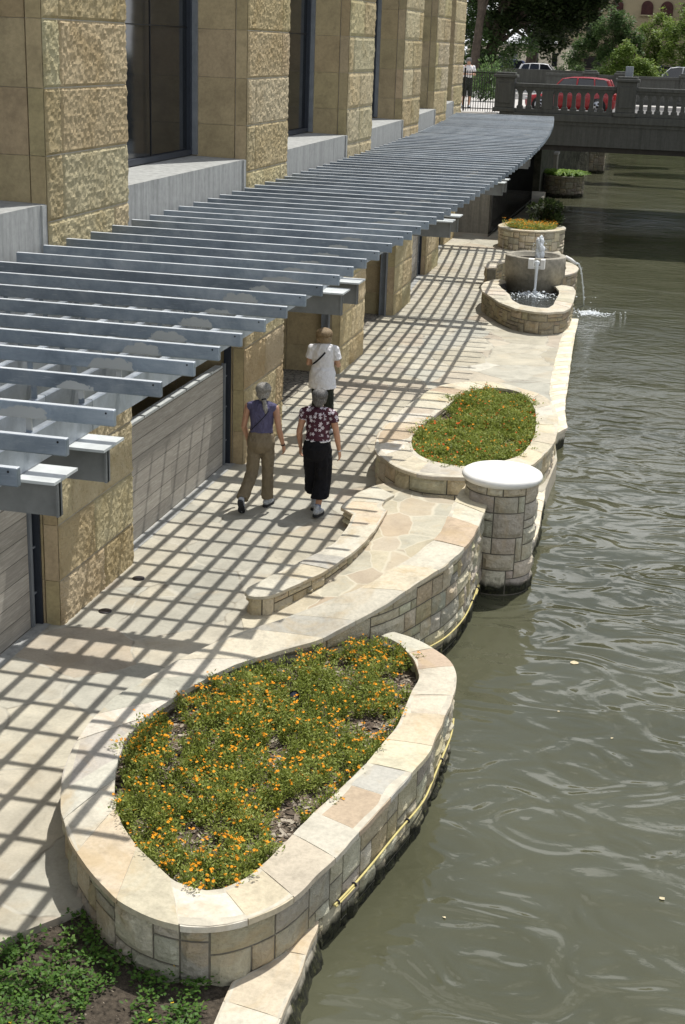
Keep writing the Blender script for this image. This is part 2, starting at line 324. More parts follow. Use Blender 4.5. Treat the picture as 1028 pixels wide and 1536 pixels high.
# ------------------------------------------------------------------ mesh helpers
class MB:
    """collects geometry for ONE mesh object"""
    def __init__(s): s.v = []; s.f = []; s.c = []; s.mi = []; s.sm = []
    def add(s, vs, fs, col=(.5, .5, .5), mi=0, smooth=False):
        o = len(s.v); s.v += [tuple(x) for x in vs]
        for f in fs:
            s.f.append([o+i for i in f]); s.c.append(col); s.mi.append(mi); s.sm.append(smooth)
    def box(s, x0, x1, y0, y1, z0, z1, col=(.5, .5, .5), mi=0, bev=0.0):
        if bev <= 0:
            vs = [(x, y, z) for z in (z0, z1) for y in (y0, y1) for x in (x0, x1)]
            s.add(vs, [(0, 2, 3, 1), (4, 5, 7, 6), (0, 1, 5, 4), (2, 6, 7, 3), (0, 4, 6, 2), (1, 3, 7, 5)], col, mi); return
        bm = bmesh.new(); bmesh.ops.create_cube(bm, size=1)
        bmesh.ops.scale(bm, vec=(x1-x0, y1-y0, z1-z0), verts=bm.verts)
        bmesh.ops.bevel(bm, geom=bm.edges[:], offset=bev, segments=2, affect='EDGES', profile=.5)
        bmesh.ops.translate(bm, vec=((x0+x1)/2, (y0+y1)/2, (z0+z1)/2), verts=bm.verts)
        s.bm(bm, col, mi)
    def bm(s, bm, col=(.5, .5, .5), mi=0, smooth=False, mat=None):
        bm.verts.ensure_lookup_table(); bm.verts.index_update()
        vs = [(mat @ v.co if mat else v.co) for v in bm.verts]
        s.add(vs, [[v.index for v in f.verts] for f in bm.faces], col, mi, smooth); bm.free()
    def tube(s, pts, rad, n=8, col=(.5, .5, .5), mi=0, cap=True, smooth=True):
        pts = [Vector(p) for p in pts]
        rads = rad if isinstance(rad, (list, tuple)) else [rad]*len(pts)
        vs = []; prev = None
        for i, p in enumerate(pts):
            d = (pts[min(i+1, len(pts)-1)]-pts[max(i-1, 0)]).normalized()
            a = Vector((0, 0, 1)) if abs(d.z) < .9 else Vector((1, 0, 0))
            if prev is not None: a = prev
            u = (a-d*a.dot(d)).normalized(); w = d.cross(u); prev = u
            for k in range(n):
                t = 2*PI*k/n; vs.append(p+(u*math.cos(t)+w*math.sin(t))*rads[i])
        fs = []
        for i in range(len(pts)-1):
            for k in range(n):
                fs.append((i*n+k, i*n+(k+1) % n, (i+1)*n+(k+1) % n, (i+1)*n+k))
        if cap: fs.append(tuple(range(n-1, -1, -1))); fs.append(tuple((len(pts)-1)*n+k for k in range(n)))
        s.add(vs, fs, col, mi, smooth)
    def lathe(s, prof, c, n=32, col=(.5, .5, .5), mi=0, smooth=True, sx=1, sy=1):
        vs = []; fs = []
        for r, z in prof:
            for k in range(n):
                t = 2*PI*k/n; vs.append((c[0]+r*sx*math.cos(t), c[1]+r*sy*math.sin(t), c[2]+z))
        for i in range(len(prof)-1):
            for k in range(n):
                fs.append((i*n+k, i*n+(k+1) % n, (i+1)*n+(k+1) % n, (i+1)*n+k))
        fs.append(tuple(range(n-1, -1, -1))); fs.append(tuple((len(prof)-1)*n+k for k in range(n)))
        s.add(vs, fs, col, mi, smooth)
    def ball(s, c, r, n=10, col=(.5, .5, .5), mi=0):
        bm = bmesh.new(); bmesh.ops.create_uvsphere(bm, u_segments=n, v_segments=max(5, n*2//3), radius=1)
        rr = r if isinstance(r, (tuple, list)) else (r, r, r)
        s.bm(bm, col, mi, True, Matrix.Translation(c) @ Matrix.Diagonal((*rr, 1)))
    def prism(s, poly, z0, z1, col=(.5, .5, .5), mi=0, ztop=None):
        """closed polygon (list of xy) extruded z0..z1; ztop(x,y) optional"""
        bm = bmesh.new(); n = len(poly)
        top = [bm.verts.new((p[0], p[1], ztop(p[0], p[1]) if ztop else z1)) for p in poly]
        es = [bm.edges.new((top[i], top[(i+1) % n])) for i in range(n)]
        bmesh.ops.triangle_fill(bm, use_beauty=True, edges=es, normal=(0, 0, 1))
        for f in bm.faces:
            if f.normal.z < 0: f.normal_flip()
        bot = [bm.verts.new((p[0], p[1], z0)) for p in poly]
        area = sum(poly[i][0]*poly[(i+1) % n][1]-poly[(i+1) % n][0]*poly[i][1] for i in range(n))
        for i in range(n):
            j = (i+1) % n
            q = (bot[i], bot[j], top[j], top[i]) if area > 0 else (bot[j], bot[i], top[i], top[j])
            bm.faces.new(q)
        s.bm(bm, col, mi)
    def build(s, name, mats, parent=None, loc=(0, 0, 0)):
        me = bpy.data.meshes.new(name); me.from_pydata(s.v, [], s.f)
        if not isinstance(mats, (list, tuple)): mats = [mats]
        for mm in mats: me.materials.append(mm)
        me.polygons.foreach_set('material_index', s.mi)
        me.polygons.foreach_set('use_smooth', s.sm)
        ca = me.color_attributes.new('Col', 'FLOAT_COLOR', 'CORNER')
        arr = []
        for f, c in zip(s.f, s.c): arr += [c[0], c[1], c[2], 1.0]*len(f)
        ca.data.foreach_set('color', arr)
        me.update()
        o = bpy.data.objects.new(name, me); COL.objects.link(o)
        if parent is not None:
            o.parent = parent
            pl = Vector((0, 0, 0)); q = parent
            while q is not None: pl += Vector(q.location); q = q.parent
            o.location = Vector(loc)-pl
        else: o.location = loc
        return o

def tag(o, label=None, cat=None, group=None, kind=None):
    if label: o['label'] = label
    if cat: o['category'] = cat
    if group: o['group'] = group
    if kind: o['kind'] = kind
    return o
def thing(name, label, cat, loc=(0, 0, 0), group=None):
    o = bpy.data.objects.new(name, None); COL.objects.link(o); o.location = loc; o.empty_display_size = .2
    return tag(o, label, cat, group)
def jit(c, a=.06): 
    k = 1+random.uniform(-a, a); return tuple(max(0, x*k*(1+random.uniform(-a*.4, a*.4))) for x in c)

def resample(pts, step=None, n=None, closed=False):
    pts = [Vector(p) for p in pts]
    if closed: pts = pts+[pts[0]]
    L = [0]
    for a, b in zip(pts, pts[1:]): L.append(L[-1]+(b-a).length)
    T = L[-1]
    if n is None: n = max(2, int(round(T/step))+1)
    out = []; j = 0
    for i in range(n):
        s = T*i/(n-1) if not closed else T*i/n
        while j < len(L)-2 and L[j+1] < s: j += 1
        t = (s-L[j])/max(1e-9, L[j+1]-L[j]); out.append(pts[j].lerp(pts[j+1], min(1, max(0, t))))
    return out
def chaikin(pts, it=2, closed=False):
    pts = [Vector(p) for p in pts]
    for _ in range(it):
        q = [] if closed else [pts[0]]
        rng = range(len(pts)) if closed else range(len(pts)-1)
        for i in rng:
            a, b = pts[i], pts[(i+1) % len(pts)]
            q += [a.lerp(b, .25), a.lerp(b, .75)]
        if not closed: q.append(pts[-1])
        pts = q
    return pts

LIME = [(.44, .40, .28), (.51, .465, .34), (.40, .375, .29), (.46, .41, .27), (.54, .50, .38), (.35, .33, .265), (.45, .385, .24)]
def ashlar(mb, path, ztop, zbot, cell=.105, depth=.09, out=1, closed=False, cols=LIME, hmax=3, wmax=5, rough=.012, seed=1, smallw=False):
    """random ashlar laid along a polyline. path: dense xy(z) polyline, ztop: function(s)->z. out: +1 left normal, -1 right"""
    rnd = random.Random(seed)
    pts = [Vector((p[0], p[1], 0)) for p in path]
    if closed: pts = pts+[pts[0]]
    L = [0]
    for a, b in zip(pts, pts[1:]): L.append(L[-1]+(b-a).length)
    T = L[-1]; zt = ztop if callable(ztop) else (lambda s: ztop)
    def at(s):
        s = min(max(s, 0), T); j = 0
        lo, hi = 0, len(L)-2
        while lo < hi:
            mid = (lo+hi+1)//2
            if L[mid] <= s: lo = mid
            else: hi = mid-1
        j = lo; a, b = pts[j], pts[j+1]; t = (s-L[j])/max(1e-9, L[j+1]-L[j])
        d1 = (b-a).normalized()
        # smooth normal
        jn = min(j+1, len(pts)-2); jp = max(j-1, 0)
        dn = (pts[jn+1]-pts[jn]).normalized(); dp = (pts[jp+1]-pts[jp]).normalized()
        d = (dp.lerp(d1, .5+t*.5) if t < .5 else d1.lerp(dn, (t-.5))).normalized()
        return a.lerp(b, t), Vector((-d.y, d.x, 0))*out
    nc = max(1, int(round(T/cell))); cw = T/nc
    zmax = max(zt(T*i/20) for i in range(21)); nr = max(1, int(round((zmax-zbot)/cell))); ch = (zmax-zbot)/nr
    used = [[False]*nc for _ in range(nr)]
    # backing wall
    n = max(2, int(T/.12)); vs = []; fs = []
    for i in range(n+1):
        s = T*i/n; p, nn = at(s); q = p-nn*.012; r = p-nn*.22
        t = zt(s)
        vs += [(q.x, q.y, zbot), (q.x, q.y, t), (r.x, r.y, t), (r.x, r.y, zbot)]
    for i in range(n):
        a = i*4; b = a+4
        fs += [(a, b, b+1, a+1), (a+1, b+1, b+2, a+2), (a+2, b+2, b+3, a+3)]
    if not closed: fs += [(0, 1, 2, 3), (n*4+3, n*4+2, n*4+1, n*4)]
    mb.add(vs, fs, (.2, .19, .15), 1)
    for r in range(nr-1, -1, -1):
        for c in range(nc):
            if used[r][c]: continue
            w = rnd.choice([2, 2, 3, 3, 4, wmax]) if not smallw else rnd.choice([1, 2, 2, 3]); h = rnd.choice([1, 1, 2, 2, hmax])
            if h >= 3: w = min(w, 3+rnd.randint(0, 1))
            w = min(w, nc-c); h = min(h, r+1)
            while w > 1 and any(used[r][c+k] for k in range(w)): w -= 1
            if c+w == nc-1 and not used[r][nc-1]: w += 1 if nc-c >= w+1 else 0
            for k in range(w):
                for q in range(h):
                    used[r-q][c+k] = True
            s0, s1 = c*cw+.008, (c+w)*cw-.008
            z1, z0 = zbot+(r+1)*ch-.008, zbot+(r-h+1)*ch+.008
            if zt((s0+s1)/2) < z0+.03: continue
            col = jit(rnd.choice(cols), .10)
            nx = max(3, int((s1-s0)/.06)+1); nz = max(3, int((z1-z0)/.06)+1)
            vs = []; idx = {}
            ox = rnd.uniform(0, 100); base = rnd.uniform(.006, .026)
            for i in range(nx+1):
                for j in range(nz+1):
                    s = s0+(s1-s0)*i/nx; z = z0+(z1-z0)*j/nz
                    zc = min(z, zt(s)-.001*(nz-j))
                    e = min(i, nx-i, 1)*min(j, nz-j, 1)
                    p, nn = at(s)
                    o = (base+1.6*rough*(mnoise.noise(Vector((s*7+ox, z*7, 0)))+.6*mnoise.noise(Vector((s*19+ox, z*19, 3)))))*e
                    if e == 0: o = -.006
                    p = p+nn*o; vs.append((p.x, p.y, zc)); idx[i, j] = len(vs)-1
            fs = []
            for i in range(nx):
                for j in range(nz):
                    f = (idx[i, j], idx[i+1, j], idx[i+1, j+1], idx[i, j+1])
                    fs.append(f if out < 0 else f[::-1])
            mb.add(vs, fs, col, 0, False)
            # thin sides back to the mortar
            ring = [(i, 0) for i in range(nx)]+[(nx, j) for j in range(nz)]+[(i, nz) for i in range(nx, 0, -1)]+[(0, j) for j in range(nz, 0, -1)]
            vr = [vs[idx[k]] for k in ring]; vb = []
            for (i, j), q in zip(ring, vr):
                p, nn = at(s0+(s1-s0)*i/nx); p = p-nn*.02; vb.append((p.x, p.y, q[2]))
            m_ = len(ring)
            mb.add(vr+vb, [((a+1) % m_, a, m_+a, m_+(a+1) % m_) if out < 0 else (a, (a+1) % m_, m_+(a+1) % m_, m_+a) for a in range(m_)], tuple(x*.9 for x in col), 0)

COPE = [(.55, .505, .40), (.53, .47, .35), (.47, .445, .375), (.60, .56, .465), (.53, .455, .33), (.44, .42, .36), (.55, .495, .385), (.47, .415, .32), (.54, .50, .41), (.43, .34, .245), (.50, .465, .38)]
def coping(mb, A, B, zf, thick=.055, slab=.5, cols=COPE, seed=1, gap=.008, jag=.012, closed=False, forced=None):
    """capstones between edge lines A and B (same count). zf = constant or function(fraction)"""
    rnd = random.Random(seed)
    A = [Vector(a) for a in A]; B = [Vector(b) for b in B]
    if closed: A.append(A[0]); B.append(B[0])
    n = 240; A = resample(A, n=n+1); B = resample(B, n=n+1)
    # pair the points
    L = sum(((A[i+1]+B[i+1])/2-(A[i]+B[i])/2).length for i in range(n))
    cuts = [0.0]; 
    while cuts[-1] < L-slab*.6: cuts.append(cuts[-1]+slab*rnd.uniform(.72, 1.3))
    cuts[-1] = L; acc = 0; k = 1; segs = []; st = 0
    for i in range(n):
        acc += ((A[i+1]+B[i+1])/2-(A[i]+B[i])/2).length
        if acc >= cuts[k]-1e-6 or i == n-1:
            segs.append((st, i+1)); st = i+1; k = min(k+1, len(cuts)-1)
    last = None
    for si, (a, b) in enumerate(segs):
        if b-a < 2: continue
        c = rnd.choice(cols)
        while c == last: c = rnd.choice(cols)
        last = c; col = jit(c, .05)
        if forced and si in forced: col = forced[si]
        dz = rnd.uniform(-.003, .005); vs = []; m_ = 0; nw = 4
        stp = max(1, (b-a)//10); ids = list(range(a, b, stp))+[b]
        ga = rnd.uniform(-.5, .5)
        for q, i in enumerate(ids):
            pa, pb = A[i].copy(), B[i].copy(); t = i/n
            z = ((pa.z+pb.z)/2 if zf is None else zf(t) if callable(zf) else zf)+dz
            # mortar gap at slab ends
            dr = (A[min(i+1, n)]-A[max(i-1, 0)]).normalized()
            if q == 0: pa += dr*gap*.5; pb += dr*gap*.5
            if q == len(ids)-1: pa -= dr*gap*.5; pb -= dr*gap*.5
            w = (pb-pa).normalized()
            ja = jag*mnoise.noise(Vector((pa.x*4, pa.y*4, seed))); jb = jag*mnoise.noise(Vector((pb.x*4, pb.y*4, seed+5)))
            pa = pa+w*ja; pb = pb+w*jb
            for k2 in range(nw+1):
                p = pa.lerp(pb, k2/nw); zz = z+.003*mnoise.noise(Vector((p.x*3, p.y*3, 1)))-(.006 if k2 in (0, nw) else 0)
                vs.append((p.x, p.y, zz))
            vs.append((pb.x, pb.y, z-thick)); vs.append((pa.x, pa.y, z-thick))
        s_ = nw+3; fs = []
        for q in range(len(ids)-1):
            for k2 in range(s_):
                o1 = q*s_+k2; o2 = q*s_+(k2+1) % s_
                fs.append((o1, o2, o2+s_, o1+s_))
        fs.append(tuple(range(s_-1, -1, -1))); fs.append(tuple((len(ids)-1)*s_+k2 for k2 in range(s_)))
        mb.add(vs, fs, col, 0)
    # mortar bed just under the slabs
    vs = []; fs = []
    for i in range(0, n+1, 4):
        pa = A[i].lerp(B[i], .02); pb = A[i].lerp(B[i], .98); z = ((pa.z+pb.z)/2 if zf is None else zf(i/n) if callable(zf) else zf)
        vs += [(pa.x, pa.y, z-.0045), (pb.x, pb.y, z-.0045)]
    for i in range(len(vs)//2-1): fs.append((i*2, i*2+1, i*2+3, i*2+2))
    mb.add(vs, fs, (.5, .47, .4), 1)

def fixnormals(o):
    bm = bmesh.new(); bm.from_mesh(o.data); bmesh.ops.recalc_face_normals(bm, faces=bm.faces[:]); bm.to_mesh(o.data); bm.free()

def px(lst, z): return [P(a, b, z) for a, b in lst]
def offset(pts, d, closed=False):
    out = []; n = len(pts)
    for i in range(n):
        a = pts[(i-1) % n] if closed else pts[max(i-1, 0)]; b = pts[(i+1) % n] if closed else pts[min(i+1, n-1)]
        t = (b-a); t.z = 0; t.normalize(); out.append(pts[i]+Vector((-t.y, t.x, 0))*d)
    return out
def inside(p, poly):
    c = False; n = len(poly); j = n-1
    for i in range(n):
        xi, yi, xj, yj = poly[i][0], poly[i][1], poly[j][0], poly[j][1]
        if (yi > p[1]) != (yj > p[1]) and p[0] < (xj-xi)*(p[1]-yi)/(yj-yi)+xi: c = not c
        j = i
    return c
def dist_edge(p, poly):
    best = 9
    for i in range(len(poly)):
        a = Vector((poly[i][0], poly[i][1])); b = Vector((poly[(i+1) % len(poly)][0], poly[(i+1) % len(poly)][1]))
        ab = b-a; t = max(0, min(1, (Vector(p[:2])-a).dot(ab)/max(1e-9, ab.length_squared)))
        best = min(best, (a+ab*t-Vector(p[:2])).length)
    return best

def zalong(path, dz=0.0):
    L = [0]
    for a, b in zip(path, path[1:]): L.append(L[-1]+math.hypot(b.x-a.x, b.y-a.y))
    def f(s):
        for j in range(len(L)-1):
            if s <= L[j+1] or j == len(L)-2:
                t = (s-L[j])/max(1e-9, L[j+1]-L[j]); return path[j].z+(path[j+1].z-path[j].z)*min(1, max(0, t))+dz
    return f

# ================================================================== river wall geometry (surveyed outlines)
ZR = .42
O1 = px([(590, 947), (625, 957), (649, 971), (663, 980), (676, 990), (684, 1003), (687, 1016), (682.7, 1040), (667.5, 1075), (653, 1108), (641.7, 1133.6), (606.5, 1173), (569, 1215.6), (520, 1269.5), (482.6, 1305), (447, 1342), (396.6, 1371), (336, 1389), (290, 1390), (246, 1383), (191, 1362), (158.5, 1333), (123, 1292), (101, 1254), (91.5, 1212), (90, 1188)], ZR)
I1 = px([(572, 953), (592, 960), (608, 972), (622, 990), (629, 1008), (627, 1024), (616, 1037.5), (609, 1056), (602, 1079.7), (576, 1112.5), (562, 1129), (538.6, 1156), (506, 1185), (480, 1208.6), (409, 1282.5), (379, 1310), (340, 1330.6), (313, 1335.6), (284, 1328), (257, 1318), (232, 1295), (202, 1265), (180, 1232), (172, 1197), (172, 1164), (178, 1135)], ZR)
def zs(x):
    if x < 400: return .42
    if x < 590: return .42+(x-400)/190*.32
    return .74+min(1, (x-590)/120)*.08
SL = [P(x, y, zs(x+45)) for x, y in [(90, 1188), (97, 1145), (117.5, 1105), (150, 1064), (188.5, 1033), (241, 1003.5), (290, 979), (317, 969.5), (366, 953), (399, 943), (438, 928), (497.5, 903), (547, 880), (585, 854.5), (626, 830), (657.6, 804), (668.5, 782.5), (681, 753), (690, 736.6), (700, 726)]]
SR = [P(x, y, zs(x)) for x, y in [(178, 1135), (186, 1110), (218, 1075), (265, 1043), (300, 1022.6), (344, 999), (383, 987), (420.7, 972), (480, 951), (538, 922.6), (590, 895), (635.6, 868), (651, 857), (674.7, 843), (701, 818), (715, 796.5), (729.5, 763), (735, 745)]]
SLs = chaikin(SL, 1); SRs = chaikin(SR, 1)
O1s = chaikin(O1, 2); I1s = chaikin(I1, 2)
COLC = Vector((-1.79, 15.9, 0))

# ------------------------------------------------------------------ ground sheets
walk_poly = [(-13, 7.35), P(-60, 1436), P(0, 1413), P(40, 1395), P(84, 1378), P(122, 1361), P(150, 1330), Vector((-3.1, 9.2, 0)), SR[3], SR[5], SR[7], SR[9]+Vector((-.2, .25, 0)), SR[10]+Vector((-.2, .2, 0)), SR[13]+Vector((-.25, .1, 0)),
             COLC+Vector((-.2, 0, 0)), P(818, 734), P(836, 690), P(830, 640), P(826, 600), P(835, 540), P(848, 497), P(852, 470), Vector((-2.75, 37.6, 0)), Vector((-3.1, 39.5, 0)), Vector((-3.5, 43, 0)), Vector((-4.2, 46.5, 0)), Vector((-5.4, 50, 0)), Vector((-5.9, 60, 0)), Vector((-6.1, 63, 0)), Vector((-15, 63, 0)), Vector((-15, 40, 0))]
b = MB(); b.prism([(p[0], p[1]) for p in walk_poly], -.85, 0.0)
tag(b.build('walkway', M['flag']), kind='structure')
# landing between the low wall and the river wall: rises gently
def zl(x, y): return .006+max(0, min(1, (y-13.3)/3.7))*.20
CURB = [(366.8, 888), (379, 894.8), (406, 894.8), (447, 875.7), (496, 852.6), (531.6, 826.7), (556, 803.5), (573, 779), (579, 768), (566, 757), (545, 748), (530, 741), (521, 750), (511, 761), (530, 772), (510, 806), (493.5, 820), (447, 844), (422.6, 855), (392.7, 870)]
CB = chaikin(px(CURB, .24), 1, True)
lp = [P(362, 925, .01), P(392, 906, .01), P(447, 872, .07), P(510, 832, .13), P(545, 790, .19), P(540, 765, .2), P(521, 752, .2), P(535, 740, .2), P(562, 729, .2), P(590, 722, .2), Vector((-3.0, 17.5, 0)), Vector((-2.1, 17.3, 0)), Vector((-1.9, 16.4, 0))]
inner = [q for q in reversed(SL[8:-1])]
lp += [Vector((q.x+.12, q.y, 0)) for q in inner]
b = MB(); b.prism([(p.x, p.y) for p in lp], -.1, .0, ztop=zl); tag(b.build('landing', M['flag2']), kind='structure')
# river water, river bed edge and far bank
b = MB(); b.add([(-6.6, -30, WATER), (40, -30, WATER), (40, 140, WATER), (-6.6, 140, WATER)], [(0, 1, 2, 3)])
tag(b.build('river_water', M['water']), kind='structure')
b = MB(); b.prism([(13, -30), (60, -30), (60, 47), (13, 47)], -1, .2); b.prism([(9.5, 47), (60, 47), (60, 300), (-5.5, 300), (-5.5, 100), (9.5, 92)], -1, 3.82)
tag(b.build('far_bank_ground', M['grass']), kind='structure')
# planting bed in the near left corner
b = MB()
bedp = [(-13, 3), P(180, 1760), P(260, 1640), P(318, 1536), P(345, 1490), P(371, 1462), P(430, 1428), P(300, 1400), Vector((-3.6, 8.0, 0)), P(122, 1350), P(40, 1382), P(0, 1400), (-13, 7.5)]
b.prism([(p[0], p[1]) for p in bedp], -.8, -.05, ztop=lambda x, y: -.06+.02*mnoise.noise(Vector((x*2, y*2, 0))))
tag(b.build('bed_soil', M['soil2']), kind='structure')
# street level on the left and behind the bridge
b = MB(); b.prism([(-60, 46.2), (-7.0, 46.2), (-7.0, 47.4), (-6.3, 47.4), (-6.3, 62), (-5.5, 62), (-5.5, 100), (-5.5, 300), (-60, 300)], 3.0, 3.86)
tag(b.build('street_ground', M['pave']), kind='structure')
b = MB(); b.prism([(-60, 63.0), (-6.4, 63.0), (-6.6, 75), (-5.52, 80), (-5.52, 300), (-60, 300)], -1, 2.995)
tag(b.build('river_bank', M['bank']), kind='structure')
b = MB(); b.box(-60, -6.7, 62.2, 70, 3.6, 3.88); b.box(9.6, 60, 62.2, 70, 3.6, 3.88); tag(b.build('cross_street', M['asphalt']), kind='structure')

# ------------------------------------------------------------------ near planter
t = thing('stone_planter', 'large boat-shaped stone planter of orange marigolds in the foreground, jutting over the water', 'planter', (-3, 9, 0))
P1 = t
b = MB(); coping(b, O1s, I1s, ZR, slab=.52, seed=7, thick=.05)
o = b.build('coping', [M['cope'], M['mortar_lt']], t); fixnormals(o)
b = MB(); ow = offset(resample(O1s, step=.1), -.035)
ashlar(b, ow, ZR-.05, -.75, out=1, seed=3, cell=.1, rough=.014)
o = b.build('wall', [M['wall'], M['mortar']], t)
b = MB(); iw = offset(resample(I1s, step=.1), .03)
ashlar(b, iw, ZR-.05, .1, out=-1, seed=5, cell=.1, smallw=True)
o = b.build('inner_wall', [M['wall'], M['mortar']], t)
bed1 = [Vector((p.x, p.y, 0)) for p in resample(I1s, n=50)]+[Vector((p.x, p.y, 0)) for p in resample(SRs[:20], n=20)]
bed1 = [Vector((p.x, p.y, 0)) for p in resample(I1s, n=60)]+[Vector((q.x, q.y, 0)) for q in SR[1:10]]
def zsoil1(x, y): return .26+.035*mnoise.noise(Vector((x*1.7, y*1.7, 0)))+.012*mnoise.noise(Vector((x*9, y*9, 4)))
def soilmesh(poly, zf, step=.07):
    b = MB(); xs = [p[0] for p in poly]; ys = [p[1] for p in poly]
    nx = int((max(xs)-min(xs)+.4)/step); ny = int((max(ys)-min(ys)+.4)/step); idx = {}; vs = []; fs = []
    def vid(i, j):
        if (i, j) not in idx:
            x = min(xs)-.2+i*step; y = min(ys)-.2+j*step; idx[i, j] = len(vs); vs.append((x, y, zf(x, y)))
        return idx[i, j]
    for i in range(nx):
        for j in range(ny):
            c = (min(xs)-.2+(i+.5)*step, min(ys)-.2+(j+.5)*step)
            if inside(c, poly) or dist_edge(c, poly) < .09: fs.append((vid(i, j), vid(i+1, j), vid(i+1, j+1), vid(i, j+1)))
    b.add(vs, fs, smooth=True); return b
def chips(b, poly, zf, n, rnd, s=.035):
    xs = [p[0] for p in poly]; ys = [p[1] for p in poly]; k = 0
    while k < n:
        x, y = rnd.uniform(min(xs), max(xs)), rnd.uniform(min(ys), max(ys))
        if not inside((x, y), poly): continue
        k += 1; a = rnd.uniform(0, PI); l = rnd.uniform(.4, 1.4)*s; w = l*rnd.uniform(.12, .4); z = zf(x, y)+.008
        u = Vector((math.cos(a), math.sin(a), rnd.uniform(-.3, .3)))*l; v = Vector((-math.sin(a), math.cos(a), rnd.uniform(-.3, .3)))*w
        c = Vector((x, y, z)); g = rnd.choice([(.30, .25, .19), (.16, .12, .085), (.22, .18, .14), (.40, .35, .28), (.10, .075, .055)])
        b.add([c-u-v, c+u-v, c+u+v, c-u+v], [(0, 1, 2, 3)], g, 1)
b = soilmesh(bed1, zsoil1); chips(b, bed1, zsoil1, 5200, random.Random(3)); b.build('mulch', [M['soil'], M['chip']], t)

# ------------------------------------------------------------------ river wall with broad coping
t = thing('river_wall', 'curving stone river wall with broad flagstone coping, sweeping from the near planter up to the white-capped column', 'wall', (-3, 12, 0))
b = MB(); coping(b, SLs, SRs, None, slab=.6, seed=15, thick=.05, jag=.02)
o = b.build('coping', [M['cope'], M['mortar_lt']], t); fixnormals(o)
b = MB(); rw = offset(SRs, .035); rws = resample(rw, step=.1)
for q in rws: q.z = 0
rz = resample(rw, step=.1)
ashlar(b, rws, zalong(rz, -.05), -.78, out=-1, seed=8, cell=.105)
b.build('wall', [M['wall'], M['mortar']], t)
b = MB(); lw = offset(SLs, -.035); lz = resample(lw, step=.1)
ashlar(b, lz, zalong(lz, -.05), -.04, out=1, seed=9, cell=.105)
b.build('inner_wall', [M['wall'], M['mortar']], t)

# ------------------------------------------------------------------ low curved wall (curb)
t = thing('low_stone_wall', 'low hooked stone kerb wall on the walkway, between the walking women and the column', 'wall', (CB[0].x, CB[0].y, 0))
b = MB()
n = len(CB); cen = [P(380, 884, .24), P(420, 870, .24), P(470, 850, .24), P(512, 822, .24), P(540, 790, .24), P(552, 764, .24), P(532, 752, .24)]
right = px([(372, 893), (379, 894.8), (406, 894.8), (447, 875.7), (496, 852.6), (531.6, 826.7), (556, 803.5), (573, 779), (581, 764)], .24)
left = px([(366.8, 888), (372, 880), (392.7, 870), (422.6, 855), (447, 844), (493.5, 820), (510, 806), (522, 788), (530, 770)], .24)
coping(b, chaikin(left, 1), chaikin(right, 1), .24, slab=.55, seed=22, thick=.04)
hookA = px([(530, 771), (511, 761), (519, 751), (534, 740), (562, 728)], .24); hookB = px([(581, 765), (576, 762), (574, 757), (578, 750), (592, 742)], .24)
coping(b, hookA, hookB, .242, slab=.4, seed=27, thick=.04)
o = b.build('coping', [M['cope'], M['mortar_lt']], t); fixnormals(o)
cbw = resample(offset(px([(562, 729), (535, 739), (521, 750), (512, 761), (530, 773), (522, 789), (510, 806), (493.5, 820), (447, 844), (422.6, 855), (392.7, 870), (374, 880), (367, 888), (372, 893.5), (379, 895), (406, 895), (447, 876), (496, 853), (531.6, 827), (556, 804), (573, 779), (580, 766)], .24), .03), step=.06)
b = MB(); ashlar(b, cbw, .2, -.05, out=-1, seed=12, cell=.085, cols=[(.60, .52, .36), (.56, .49, .36), (.64, .57, .43)], rough=.01)
b.build('wall', [M['wall'], M['mortar']], t)

# ------------------------------------------------------------------ column with the white cap
t = thing('stone_column', 'round rubble-stone column rising from the water under a smooth white disc cap', 'column', (COLC.x, COLC.y, WATER))
b = MB(); c = (COLC.x, COLC.y, 0)
cpth = [(c[0]+.425*math.cos(a), c[1]+.425*math.sin(a)) for a in [2*PI*k/40 for k in range(40)]]
ashlar(b, cpth, 1.03, -.8, out=-1, closed=True, seed=31, cell=.1, rough=.010, cols=[(.50, .45, .35), (.56, .51, .40), (.45, .41, .33)])
b.build('shaft', [M['wall'], M['mortar']], t)
b = MB(); b.lathe([(0, 1.02), (.42, 1.02), (.455, 1.035), (.475, 1.065), (.478, 1.085), (.468, 1.108), (.44, 1.125), (.39, 1.13), (0, 1.133)], c, 64)
b.build('cap', M['cap'], t)

# ------------------------------------------------------------------ second planter
Z2 = .48
O2 = px([(562.5, 661), (563, 677), (574, 687), (595.6, 701), (619, 709), (638.4, 713), (666, 715), (694, 716), (722, 716), (750, 713), (775, 707), (796, 699), (808.8, 689), (822.8, 675), (830, 667), (834.5, 656), (837.7, 642), (837.7, 626), (834, 614), (828, 604), (820, 595), (808, 589.5), (787, 584), (760, 575), (733, 572), (700, 572), (670.5, 575), (650, 581), (630, 594), (604, 612), (585, 628), (568, 647)], Z2)
I2 = px([(617, 655), (618, 669), (625.6, 680), (642.7, 688.4), (660, 693.7), (685.5, 698), (705, 699), (730, 697), (752, 692), (769.7, 687), (780.6, 681.7), (791.6, 671.6), (798.6, 660.6), (804, 645), (805, 620), (799, 604.5), (789.5, 593), (774, 586), (756, 582), (735, 581), (717.5, 583), (700, 587), (686, 596), (672.7, 607), (655.6, 620), (632, 638)], Z2)
def alignc(A, B, n=200):
    A = resample(chaikin(A, 2, True), n=n, closed=True); B0 = resample(chaikin(B, 2, True), n=n*3, closed=True)
    # radial matching from the common centre
    c = sum(B0, Vector())/len(B0); ang = [math.atan2(q.y-c.y, (q.x-c.x)*1.0) for q in B0]
    out = []
    for a in A:
        t = math.atan2(a.y-c.y, a.x-c.x)
        k = min(range(len(B0)), key=lambda i: abs((ang[i]-t+PI) % (2*PI)-PI)); out.append(B0[k])
    return A, out
